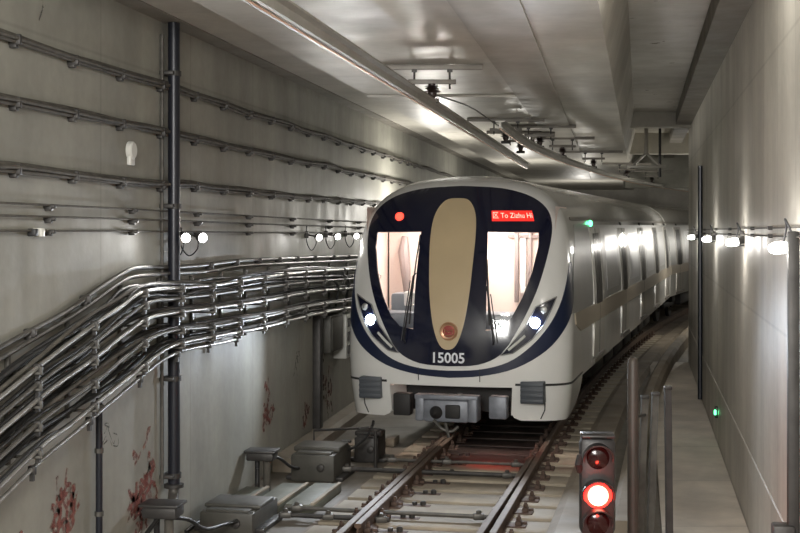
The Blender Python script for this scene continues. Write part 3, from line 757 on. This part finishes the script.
# valve on stem
t = thing('valve', 'small black hand valve beside the left train skirt', 'valve', (-.33, 17.35, FZ))
m = MB(); m.cyl((-.33, 17.35, FZ), (-.33, 17.35, .36), .02); m.build('stem', M_['steeldark'], t)
m = MB(); m.lathe((-.33, 17.35, .33), (0, 0, 1), [(0, .075), (.025, .075)], 12); m.build('hand_wheel', M_['steeldark'], t)
t = thing('valve', 'black hand valve between the taller switch machine and the train', 'valve', (-.72, 17.2, FZ))
m = MB(); m.cyl((-.72, 17.2, FZ), (-.72, 17.2, .22), .02); m.build('stem', M_['steeldark'], t)
m = MB(); m.lathe((-.72, 17.2, .2), (0, 0, 1), [(0, .075), (.025, .075)], 12); m.build('hand_wheel', M_['steeldark'], t)
# pipe rail frame near the wall
t = thing('pipe_barrier', 'low dark pipe barrier behind the taller switch machine', 'pipe', (-1.1, 18.4, FZ))
m = MB(); m.tube([(-1.22, 18.3, FZ), (-1.22, 18.3, .18), (-.45, 18.55, .18), (-.45, 18.55, FZ)], .02, 8); m.build('pipe', M_['steeldark'], t)
# cover slabs over the cable trough
for k, (x, y, w, L, lab, mt) in enumerate(((-1.42, 15.35, .34, 1.25, 'green grey trough cover plate beside the rear junction box', 'plate'), (-1.02, 15.35, .34, 1.25, 'green grey trough cover plate nearest the left rail', 'plate'), (-1.85, 15.2, .30, 1.1, 'green grey trough cover plate nearest the wall', 'plate'))):
    t = thing('cover_plate', lab, 'cover plate', (x, y, FZ), -.21)
    m = MB(); m.box((0, 0, .05), (w, L, .10), bev=.01); m.build('plate', M_[mt], t, 'local')
    m = MB(); m.box((w/2-.02, 0, .105), (.045, L, .03), bev=.006); m.build('edge_strip', M_['sleeper'], t, 'local')
for k in range(3):
    m = MB(); m.box((-.75+.2*k, 18.3+.55*k, FZ+.06), (.62, .42, .12), RT, bev=.02)
    tag(m.build('concrete_block', M_['shoulder']), ['pale concrete block left of the left rail, nearest of three', 'middle pale concrete block left of the left rail', 'farthest pale concrete block under the train skirt'][k], 'block')

# ------------------------------------------------------------------ left wall services
def wall_run(name, label, cat, pts, offs, r, mts, clampY, cr=.045):
    """parallel cables on the wall with saddle clamps"""
    t = thing(name, label, cat, LW(pts[0][0], pts[0][1], .05))
    for (dz, dd), mt, rr in zip(offs, mts, r):
        m = MB(); m.tube(cr_path([LW(Y, z+dz+random.uniform(-.008, .008), .05+dd+random.uniform(-.006, .006)) for Y, z in pts], 4), rr, 8); m.build('cable', M_[mt], t, smooth=60)
    for Y in clampY:
        a = max(i for i in range(len(pts)-1) if pts[i][0] <= Y or i == 0); f = (Y-pts[a][0])/(pts[a+1][0]-pts[a][0]); z = pts[a][1]+f*(pts[a+1][1]-pts[a][1])
        m = MB(); m.box(LW(Y, z-.012, .05), (.10, .045, cr*1.7), ROTL, bev=.012); m.box(LW(Y, z-cr-.008, .04), (.06, .05, .035), ROTL, bev=.008)
        m.build('clamp', M_['steeldark'], t)
def pl(z, ya=4, yb=44, step=.9):
    out = []; y = ya
    while y < yb: out.append((y, z+random.uniform(-.018, .018))); y += step*random.uniform(.7, 1.3)
    return out+[(yb, z)]
for z, lab, wave in ((4.48, 'topmost pair of dusty black cables clamped along the left wall', 0), (4.02, 'second pair of dusty black cables down the left wall', 0), (3.51, 'third pair of dusty black cables, just above the three thin wires', .02)):
    wall_run('cable_run', lab, 'cable', pl(z), ((.022, 0), (-.022, .004), (0, .035)), (.020, .018, .016), ('cabledust', 'cabledust', 'cabledust'), [9.7+1.05*k for k in range(20)], .05)
for z, lab in ((3.24, 'uppermost of the three thin wires on the left wall'), (3.14, 'middle of the three thin wires on the left wall'), (3.04, 'lowest of the three thin wires on the left wall, level with the floodlights')):
    wall_run('wire', lab, 'wire', [(5, z+.03), (12, z), (18, z-.05), (30, z-.12)], ((0, 0),), (.009,), ('cabledust',), [10.3, 12.1, 14.0, 16.0, 18.2, 20.6, 23], .02)
# galvanised conduits sweeping up
T1 = [(7.6, 1.84), (9.56, 2.2), (10.6, 2.38), (11.11, 2.49), (11.78, 2.645), (12.22, 2.68), (13.31, 2.66), (14.22, 2.65), (15.55, 2.66), (18.22, 2.63), (22.87, 2.55), (30, 2.48)]
wall_run('conduit', 'topmost galvanised conduit pair sweeping up the left wall above the rack', 'conduit', T1, ((0, 0), (-.065, .02)), (.022, .020), ('galvdark', 'galvdark'), [8.6, 9.95, 11.0, 13.2, 14.4, 15.4, 16.4, 17.4, 18.4, 19.5, 20.8, 22], .04)
# rack brackets
RY = [8.55, 9.64, 10.70, 11.85, 12.87, 13.88, 14.91, 15.93, 17.0, 18.1, 19.3, 20.7, 22.1, 23.4]
ROWS = [
 ([(7.4, 1.45), (9.56, 2.0), (10.7, 2.26), (11.32, 2.38), (11.9, 2.48), (13.1, 2.46), (14.22, 2.44), (15.93, 2.45), (18.81, 2.42), (22.87, 2.34), (26, 2.3)], 'first (top)'),
 ([(7.4, 1.32), (9.56, 1.88), (10.7, 2.11), (11.85, 2.36), (12.68, 2.37), (13.88, 2.35), (15.93, 2.33), (18.81, 2.28), (22.87, 2.18), (26, 2.14)], 'second'),
 ([(7.4, 1.20), (9.56, 1.75), (10.7, 1.97), (11.85, 2.20), (12.68, 2.22), (13.88, 2.19), (15.93, 2.15), (18.81, 2.12), (22.87, 2.0), (26, 1.97)], 'third'),
 ([(7.4, 1.02), (9.56, 1.58), (10.7, 1.78), (11.85, 2.01), (12.68, 2.06), (13.88, 2.0), (15.93, 1.96), (18.81, 1.93), (22.87, 1.80), (26, 1.76)], 'fourth'),
 ([(7.4, .80), (9.56, 1.38), (10.23, 1.50), (11.43, 1.72), (12.41, 1.89), (13.1, 1.91), (13.88, 1.89), (15.93, 1.83), (18.81, 1.80), (21.6, 1.72)], 'fifth'),
 ([(7.4, .66), (9.56, 1.23), (10.41, 1.40), (11.43, 1.59), (12.41, 1.77), (13.1, 1.81), (13.88, 1.79), (14.95, 1.76)], 'lowest')]
def zat(pts, Y):
    for a, b in zip(pts[:-1], pts[1:]):
        if a[0] <= Y <= b[0]: return a[1]+(Y-a[0])/(b[0]-a[0])*(b[1]-a[1])
    return pts[-1][1] if Y > pts[-1][0] else pts[0][1]
for i, Y in enumerate(RY):
    zt = zat(ROWS[0][0], Y)+.10; zb = zat(ROWS[4][0], Y)-.10
    lab = 'galvanised cable rack bracket on the left wall, %s' % ('lower left under sloping conduits' if Y < 11 else 'where the cables level out' if Y < 12.9 else 'beside the thick black pipe' if Y < 14 else 'between black pipe and train')
    t = thing('rack_bracket', lab, 'bracket', LW(Y, zb, 0), 0, 'cable rack brackets, '+('sloping part' if Y < 11 else 'bend' if Y < 12.9 else 'by the pipe' if Y < 14 else 'level part'))
    m = MB(); m.box(LW(Y, (zt+zb)/2, .02), (.035, .045, zt-zb), ROTL, bev=.005); m.build('upright', M_['galvdark'], t)
    for pts, nm in ROWS[:5]:
        z = zat(pts, Y)-.035; m = MB(); m.box(LW(Y, z, .15), (.28, .03, .02), ROTL, bev=.004); m.box(LW(Y, z+.02, .285), (.02, .03, .06), ROTL, bev=.004); m.build('arm', M_['galvdark'], t)
for ri, (pts, nm) in enumerate(ROWS):
    mats = [('galv', .0175, .245), ('cable', .021, .075), ('cable', .023, .13), ('cabledust', .018, .19), ('cable', .014, .22)]
    if ri == 5: mats = [('galv', .0175, .20)]
    for k, (mt, r, d) in enumerate(mats):
        j = random.uniform(-.01, .01)
        P = [LW(Y, z+j+(0 if mt == 'galv' else random.uniform(-.03, .06)), d+(0 if mt == 'galv' else random.uniform(-.015, .015))) for Y, z in pts]
        m = MB(); m.tube(cr_path(P, 5), r, 8)
        if mt == 'galv':
            o = m.build('conduit', M_['galv' if ri in (0, 2, 4, 5) else 'galvdark'], smooth=60)
            tag(o, 'shiny steel conduit along the outer edge of the %s rack shelf' % nm, 'conduit')
            for Y in RY[:-2]:
                if Y > pts[-1][0]: continue
                z = zat(pts, Y)+j; mm = MB(); mm.box(LW(Y+.03, z, d), (.06, .045, .07), ROTL, bev=.01); mm.box(LW(Y+.03, z-.055, d), (.03, .03, .05), ROTL); mm.build('clip', M_['steeldark'], o)
        else:
            o = m.build('cable', M_[mt], smooth=60)
            if mt == 'cable': tag(o, 'black cable lying on the %s rack shelf' % nm, 'cable', 'black cables on the %s rack shelf' % nm)
            else: tag(o, 'dusty grey cable lying on the %s rack shelf' % nm, 'cable')
# loose loops near the train end of the rack
for k, (Y, z) in enumerate(((20.1, 2.1), (20.9, 2.15), (21.6, 2.1))):
    cable_thing([LW(Y, z+.15, .2), LW(Y+.15, z+.02, .26), LW(Y+.25, z-.25, .2), LW(Y+.5, z-.3, .15)], .02, 'short black cable looping down between rack shelves near the train', group='loose cable loops near the train')

# thick black pipe with brackets
t = thing('drain_pipe', 'thick black vertical pipe running up the left wall to the ceiling', 'pipe', LW(13.06, .5, .11))
m = MB(); m.tube([LW(13.06, z, .11) for z in (.46, 2, 4, 5.14)], .062, 16); m.build('pipe', M_['blackpipe'], t, smooth=60)
for z in (4.62, 3.28, 1.54, .56):
    m = MB(); m.box(LW(13.06, z, .06), (.16, .24, .04), ROTL, bev=.006); m.lathe(LW(13.06, z-.025, .11), (0, 0, 1), [(0, .075), (.05, .075)], 18); m.build('pipe_clamp', M_['steeldark'], t)
m = MB(); m.lathe(LW(13.06, .44, .11), (0, 0, 1), [(0, .10), (.035, .10), (.04, .065)], 18); m.build('flange', M_['steeldark'], t)
m = MB(); m.tube(cr_path([LW(13.06, .46, .11), LW(13.02, .36, .12), LW(12.9, .28, .14), LW(12.8, .27, .16), LW(12.55, .32, .18), LW(12.42, .34, .2)], 5), .055, 14); m.build('elbow', M_['galvdark'], t, smooth=60)
m = MB(); m.tube([LW(12.93, z, .03) for z in (.5, 3, 5.0)], .018, 8); tag(m.build('conduit', M_['galvdark']), 'slim pale vertical conduit just left of the thick black pipe', 'conduit')
t = thing('downpipe', 'thin dark vertical pipe dropping from the rack at the lower left', 'pipe', LW(11.27, FZ, .06))
m = MB(); m.cyl(LW(11.27, FZ, .06), LW(11.27, 1.58, .06), .03); m.build('pipe', M_['blackpipe'], t)
m = MB()
for z in (.55, 1.1, 1.48): m.lathe(LW(11.27, z, .06), (0, 0, 1), [(0, .04), (.04, .04)], 12)
m.build('pipe_joint', M_['galvdark'], t)
# small fittings
t = thing('call_point', 'small white round box on the left wall, left of the black pipe', 'wall box', LW(12.12, 3.72, 0))
m = MB(); m.lathe(LW(12.12, 3.79, 0), (CL, -SL_, 0), [(0, .085), (.04, .085), (.055, .07)], 20); m.build('cap', M_['white'], t)
m = MB(); m.box(LW(12.12, 3.70, .02), (.04, .12, .10), ROTL, bev=.01); m.build('base', M_['white'], t)
t = thing('sensor', 'small black and white sensor on the lowest thin wire', 'sensor', LW(10.05, 2.98, 0))
m = MB(); m.box(LW(10.10, 3.03, .05), (.08, .07, .07), ROTL, bev=.01); m.build('body', M_['white'], t)
m = MB(); m.box(LW(10.0, 3.03, .05), (.07, .06, .06), ROTL, bev=.01); m.build('bracket', M_['black'], t)
# floodlights
LEFT_E, RIGHT_E = 45, 15
def floodlight(P, aim, label, energy, loop=True, wall=None, group=None, tubey=False):
    P = Vector(P); ax = (Vector(aim)-P).normalized()
    t = thing('floodlight', label, 'lamp', P, 0, group)
    m = MB(); m.lathe(P-ax*.10, ax, [(0, .025), (.02, .04), (.07, .052), (.10, .056)], 18); m.build('housing', M_['steeldark'], t)
    m = MB(); m.lathe(P, ax, [(0, .048), (.012, .044), (.02, .02), (.021, .001)], 18); m.build('lens', M_['lens'], t)
    if wall is not None:
        m = MB(); m.tube([wall, P-ax*.09], .012, 8); m.box(wall, (.06, .06, .10), bev=.01); m.build('bracket', M_['steeldark'], t)
        m = MB(); q = P-ax*.10; m.tube(cr_path([q, q+Vector((0, 0, -.12)), (q+wall)/2+Vector((0, 0, -.22)), wall+Vector((0, 0, -.1)), wall+Vector((0, 0, .14))], 5), .007, 6); m.build('lead', M_['black'], t)
    lamp('flood', 'SPOT', P+ax*.05, energy, (1, .97, .92), .06, aim=P+ax, parent=t, spot=math.radians(140), blend=.8)
    return t
for Y, d, aim, lab in ((12.96, .27, (.3, 7.6, 1.5), 'left of the two floodlights on the black pipe'), (13.10, .40, (1.2, 9.3, 2.4), 'right of the two floodlights on the black pipe')):
    P = LW(Y, 2.96, d); floodlight(P, aim, lab, LEFT_E, wall=LW(Y+.35, 3.02, .03))
for Y, lab in ((19.1, 'leftmost of the three small floodlights beside the train roof corner'), (20.4, 'middle of the three small floodlights left of the train'), (21.9, 'small floodlight nearest the train, half hidden by its white corner')):
    P = LW(Y, 2.91, .22); floodlight(P, P+Vector((.8, -1.2, -.25)), lab, LEFT_E*.7, wall=LW(Y, 2.95, .03))
# cabinets and posts by the train
m = MB(); m.box(LW(19.7, .75, .06), (.12, .20, 1.95), ROTL, bev=.01); tag(m.build('steel_post', M_['steeldark']), 'dark steel post standing against the left wall beside the grey cabinet', 'post')
t = thing('cabinet', 'grey green wall cabinet below the cable rack, left of the train', 'cabinet', LW(20.4, 1.15, 0))
m = MB(); m.box(LW(20.4, 1.40, .10), (.20, .85, .58), ROTL, bev=.01); m.build('case', M_['boxgrey'], t)
m = MB(); m.box(LW(20.4, 1.40, .21), (.02, .78, .50), ROTL, bev=.005); m.build('door', M_['boxgrey'], t)
t = thing('cabinet', 'narrow white wall panel with dark sockets beside the train', 'panel', LW(21.3, 1.0, 0))
m = MB(); m.box(LW(21.3, 1.28, .12), (.22, .55, .72), ROTL, bev=.01); m.build('case', M_['white'], t)
for k in range(3):
    m = MB(); m.box(LW(21.25, 1.06+.22*k, .24), (.03, .28, .14), ROTL, bev=.005); m.box(LW(21.25, 1.06+.22*k, .24)+Vector((.0, -.28, 0)), (.02, .02, .1)); m.build('socket', M_['steeldark'], t)

# ------------------------------------------------------------------ right wall services and signal
def tubelight(Y, z, label, energy):
    wallp = RW(Y+.06, z+.05, .02); P = RW(Y, z, .09)
    ax = (RW(Y-.28, z-.08, .9)-P).normalized()
    t = thing('floodlight', label, 'lamp', P, 0)
    m = MB(); m.lathe(P-ax*.06, ax, [(0, .03), (.02, .04), (.05, .045)], 16); m.build('housing', M_['steeldark'], t)
    m = MB(); m.lathe(P-ax*.02, ax, [(0, .040), (.04, .046), (.10, .044), (.135, .028), (.145, .001)], 18); m.build('lens', M_['lens'], t)
    m = MB(); m.tube([wallp, P-ax*.08], .014, 8); m.box(wallp, (.05, .09, .14), ROTR, bev=.01); m.build('bracket', M_['steeldark'], t)
    m = MB(); q = P-ax*.10; m.tube(cr_path([q, q+Vector((-.04, 0, .10)), wallp+Vector((-.06, 0, .16)), wallp+Vector((-.02, .1, .10)), wallp+Vector((-.04, .12, -.08)), q+Vector((0, .05, -.05))], 5), .009, 6); m.build('lead', M_['black'], t)
    lamp('flood', 'POINT', P+ax*.1+Vector((-.16, 0, 0)), energy, (1, .96, .90), .07, parent=t)
    return t
for Y, lab in ((9.62, 'right wall lamp nearest the viewer, at the right edge'), (14.4, 'second right wall lamp, with a dark lead looped round it'), (19.9, 'third right wall lamp, just right of the thin black pipe'), (26.0, 'farthest right wall lamp, left of the thin black pipe')):
    tubelight(Y, 2.92-.004*(Y-10), lab, RIGHT_E)
for z, lab in ((3.07, 'upper thin wire along the right wall above the lamps'), (3.0, 'lower thin wire along the right wall above the lamps')):
    t = thing('wire', lab, 'wire', RW(8, z, .03)); m = MB(); m.tube([RW(Y, z-.004*(Y-9.4), .03) for Y in (3, 10, 18, 25, 31)], .007, 6); m.build('cable', M_['cabledust'], t)
    for Y in (11.4, 13.2, 16.5, 19.5, 23): m = MB(); m.box(RW(Y, z-.004*(Y-9.4), .02), (.04, .05, .035), ROTR); m.build('clip', M_['steeldark'], t)
m = MB(); m.tube([RW(23.96, z, .05) for z in (FZ, 2, 4.2)], .045, 12); tag(m.build('pipe', M_['blackpipe']), 'thin black vertical pipe on the right wall between the far lamps', 'pipe')
t = thing('cable_duct', 'dark vertical duct at the right edge beside the nearest right lamp', 'duct', RW(9.42, FZ, .06))
m = MB(); m.box(RW(9.42, 1.42, .05), (.08, .09, 3.24), ROTR, bev=.01); m.build('duct_cover', M_['steeldark'], t)
m = MB(); m.box(RW(9.42, .35, .12), (.16, .16, 1.1), ROTR, bev=.02); m.build('duct_shoe', M_['steeldark'], t)
t = thing('exit_indicator', 'small black box with a green light low on the right wall', 'indicator', RW(19.2, .2, 0))
m = MB(); m.box(RW(19.2, .31, .03), (.05, .16, .16), ROTR, bev=.01); m.build('case', M_['sigbox'], t)
m = MB(); m.box(RW(19.14, .32, .065)+Vector((0, -.05, 0)), (.03, .05, .07), ROTR, bev=.005); m.build('green_lens', M_['green'], t)
# low skirting ledge line on right wall
m = MB(); m.sweep([(RW(Y, 0, 0).x, RW(Y, 0, 0).y, FZ, (CR_, -SR_)) for Y in (2, 10, 20, 30.8)], [(-.012, 0), (-.012, .87), (-.006, .88), (.02, .88), (.02, 0)])
struct('baseboard_right', m, M_['wall_r'])

# red signal
t = thing('dwarf_signal', 'black dwarf signal with glowing red light beside the right rail', 'signal', (1.61, 10.5, FZ), -.06)
m = MB(); m.box((0, .06, 1.16), (.29, .15, .80), bev=.05); m.box((0, .03, 1.575), (.27, .22, .025), bev=.008); m.tube([(-.14, .03, 1.40), (-.16, -.02, 1.34), (-.14, .03, 1.28)], .03, 8); m.build('signal_head', M_['sigbox'], t, 'local')
m = MB(); m.cyl((0, .08, 0), (0, .08, .82), .05); m.box((0, .08, .02), (.26, .26, .04), bev=.01); m.build('mast', M_['sigbox'], t, 'local')
for k, (z, mt, lab) in enumerate(((1.40, 'sigdark', 'unlit dark red lens'), (1.09, 'sig', 'glowing red lens'), (.86, 'sigdark', 'unlit dark lens'))):
    z = (1.395, 1.09, .87)[k]; R_ = (.10, .115, .10)[k]
    m = MB(); n = 20; vs = []
    for r_ in (R_+.012, R_+.022):
        for yy in (-.0, -.15):
            for i in range(n+1):
                a = PI*(-.08+1.16*i/n); q = yy if yy == 0 else yy*(.45+.55*max(0, math.sin(a))); vs.append((r_*math.cos(a), q, z+r_*math.sin(a)))
    N1 = n+1; fs = []
    for i in range(n):
        fs += [(i, i+1, N1+i+1, N1+i), (2*N1+i, 2*N1+i+1, 3*N1+i+1, 3*N1+i), (N1+i, N1+i+1, 3*N1+i+1, 3*N1+i)]
    m.add(vs, fs); h = m.build('hood', M_['sigbox'], t, 'local')
    m = MB(); m.lathe((0, -.0, z), (0, -1, 0), [(-.01, R_+.01), (.012, R_), (.03, R_*.6), (.036, .001)], 24); ln = tag(m.build('lens', M_[mt], t, 'local'), lab)
    if k == 1: m = MB(); m.lathe((0, -.03, z), (0, -1, 0), [(0, R_*.72), (.012, R_*.6), (.016, .001)], 24); tag(m.build('lens_core', M_['sighot'], ln, 'local'), 'white-hot centre of the lit lens')
lamp('signal_glow', 'POINT', (1.58, 10.0, .90), 12, (1, .05, .03), .05, parent=t)
# round post
t = thing('round_post', 'tall round grey post with a domed top just right of the red signal', 'post', (2.05, 11.35, FZ))
m = MB(); m.lathe((2.05, 11.35, FZ), (0, 0, 1), [(0, .05), (2.06, .05), (2.10, .042), (2.125, .02), (2.13, .001)], 16); m.build('pole', mat('brown_grey_post_paint', (.05, .04, .033), .5, .1, .15, 5), t, smooth=50)
m = MB(); m.lathe((2.05, 11.35, FZ), (0, 0, 1), [(0, .10), (.03, .10), (.035, .06)], 16); m.build('base_plate', M_['steel'], t)
# upright steel channels
for k, (px, Y, zt, lean, lab) in enumerate(((2.32, 12.2, 1.45, -.06, 'leftmost of the three slim steel channels standing right of the round post'), (2.45, 12.35, 1.46, -.06, 'middle of the three slim steel channels right of the round post'), (2.60, 12.5, 1.50, .02, 'rightmost and darkest of the three slim steel channels by the walkway'))):
    t = thing('steel_channel', lab, 'channel', (px+lean, Y, FZ))
    m = MB(); H = zt-FZ; R = Matrix.Rotation(lean/H*-1, 3, 'Y')
    a = Vector((px+lean, Y, FZ)); b = Vector((px, Y, zt)); c = (a+b)/2
    m.box(c, (.055, .012, H), R); m.box(c+Vector((-.027, .03, 0)), (.010, .06, H), R); m.box(c+Vector((.027, .03, 0)), (.010, .06, H), R); m.build('channel', M_['galvdark'] if k < 2 else M_['steeldark'], t)
    m = MB(); m.box(b+Vector((0, .02, .01)), (.075, .08, .035), bev=.008); m.build('cap', M_['steeldark'], t)
m = MB(); m.tube([(2.10, 11.9, 1.30), (2.31, 12.15, 1.30)], .014, 8); m.tube([(2.22, 12.1, 1.30), (2.18, 12.1, -.19)], .012, 8)
tag(m.build('hook_bar', M_['steeldark']), 'thin dark hooked bar between the round post and the steel channels', 'bar')

# ------------------------------------------------------------------ overhead conductor rail
CS = [(-.07, .055), (.07, .055), (.07, .04), (.018, .03), (.018, -.03), (.045, -.05), (.035, -.06), (0, -.05), (-.035, -.06), (-.045, -.05), (-.018, -.03), (-.018, .03), (-.07, .04)]
def crail(pts, label):
    P = cr_path(pts, 6); path = []
    for i, p in enumerate(P):
        d = P[min(i+1, len(P)-1)]-P[max(i-1, 0)]; d.z = 0; d.normalize(); path.append((p.x, p.y, p.z, (d.y, -d.x)))
    m = MB(); m.sweep(path, CS); t = tag(m.build('conductor_rail', M_['alu'], smooth=None), label, 'overhead rail')
    mm = MB(); mm.tube([(p.x, p.y, p.z-.062) for p in P], .008, 6); mm.build('contact_wire', M_['copper'], t); return t
def r1x(Y): return .36+.172*(Y-14.5)
crail([(r1x(Y), Y, 4.43) for Y in (1, 6, 10, 14, 18, 22, 26, 29)], 'near overhead conductor rail running diagonally under the ceiling to the train')
crail([(1.42, 18.3, 4.52), (1.95, 20.5, 4.43), (2.5, 23, 4.43), (3.25, 26, 4.43), (4.35, 30, 4.43), (6.0, 35.5, 4.43), (8.2, 42, 4.43), (11.5, 50, 4.43)], 'far overhead conductor rail curving away above the train roof')
cable_thing([(r1x(14.5)+.05, 14.6, 4.56), (.9, 16.5, 4.60), (1.35, 19, 4.62), (1.9, 21.6, 4.60)], .010, 'thin bare wire linking the first and second overhead supports', 'galvdark')
def support(Y, xa, xb, xi, label, zc=4.9, n=1, group=None):
    t = thing('overhead_support', label, 'support', (xi, Y, zc), 0, group)
    m = MB(); m.box(((xa+xb)/2, Y, zc-.035), (xb-xa, .06, .06), bev=.005); m.build('upper_bar', M_['steel'], t)
    m = MB(); m.box((xi, Y, zc-.20), (.54, .06, .05), bev=.005); m.build('lower_bar', M_['steel'], t)
    for e in (-.2, .2):
        m = MB(); m.cyl((xi+e, Y, zc-.05), (xi+e, Y, zc-.28), .012); m.box((xi+e, Y, zc-.075), (.06, .08, .03)); m.build('threaded_rod', M_['steeldark'], t)
    m = MB(); m.lathe((xi, Y, zc-.22), (0, 0, -1), [(0, .04), (.02, .04), (.03, .09), (.04, .045), (.06, .09), (.07, .045), (.09, .10), (.105, .05), (.13, .05), (.16, .035), (.19, .03)], 16); m.build('insulator', M_['insul'], t)
    m = MB(); m.box((xi, Y, 4.49), (.16, .07, .05), bev=.01); m.build('clamp', M_['steeldark'], t)
support(14.5, -.22, .93, r1x(14.5), 'nearest overhead support with two grey bars and a dark insulator')
for Y, dx, x, lab in ((21.7, 0, 1.78, 'second overhead support from the viewer, first of the cluster over the train'), (23.1, .1, 2.5, 'third overhead support, inside the cluster over the train'), (24.6, .1, 2.3, 'fourth overhead support, inside the cluster over the train'), (26.2, .1, 3.3, 'last overhead support of the cluster over the train')):
    support(Y, x-.65, x+.65, x, lab)
for Y, x in ((31, 4.65), (37, 6.5), (42, 8.2)): support(Y, x-.7, x+.7, x, 'small distant overhead support above the train roof', group='distant overhead supports')
# hanging bracket in the right bay
t = thing('hanger', 'pale triangular hanger below the right bay ceiling, beyond the beam', 'hanger', (5.4, 33, 5.68))
m = MB(); m.tube([(6.3, 33, 5.68), (6.3, 33, 4.95)], .05, 8); m.tube([(6.3, 33, 4.95), (5.95, 33, 4.62)], .035, 8); m.tube([(6.3, 33, 4.95), (6.65, 33, 4.62)], .035, 8); m.build('hanger_arm', M_['alu'], t)
m = MB(); m.box((6.3, 33, 4.60), (1.0, .08, .07), bev=.01); m.build('cross_bar', M_['alu'], t)
m = MB(); m.tube([(6.75, 33.5, 5.69), (6.75, 33.5, 4.35)], .035, 8); tag(m.build('hanging_cable', M_['black']), 'short black cable hanging in the right bay beside the pale hanger', 'cable')
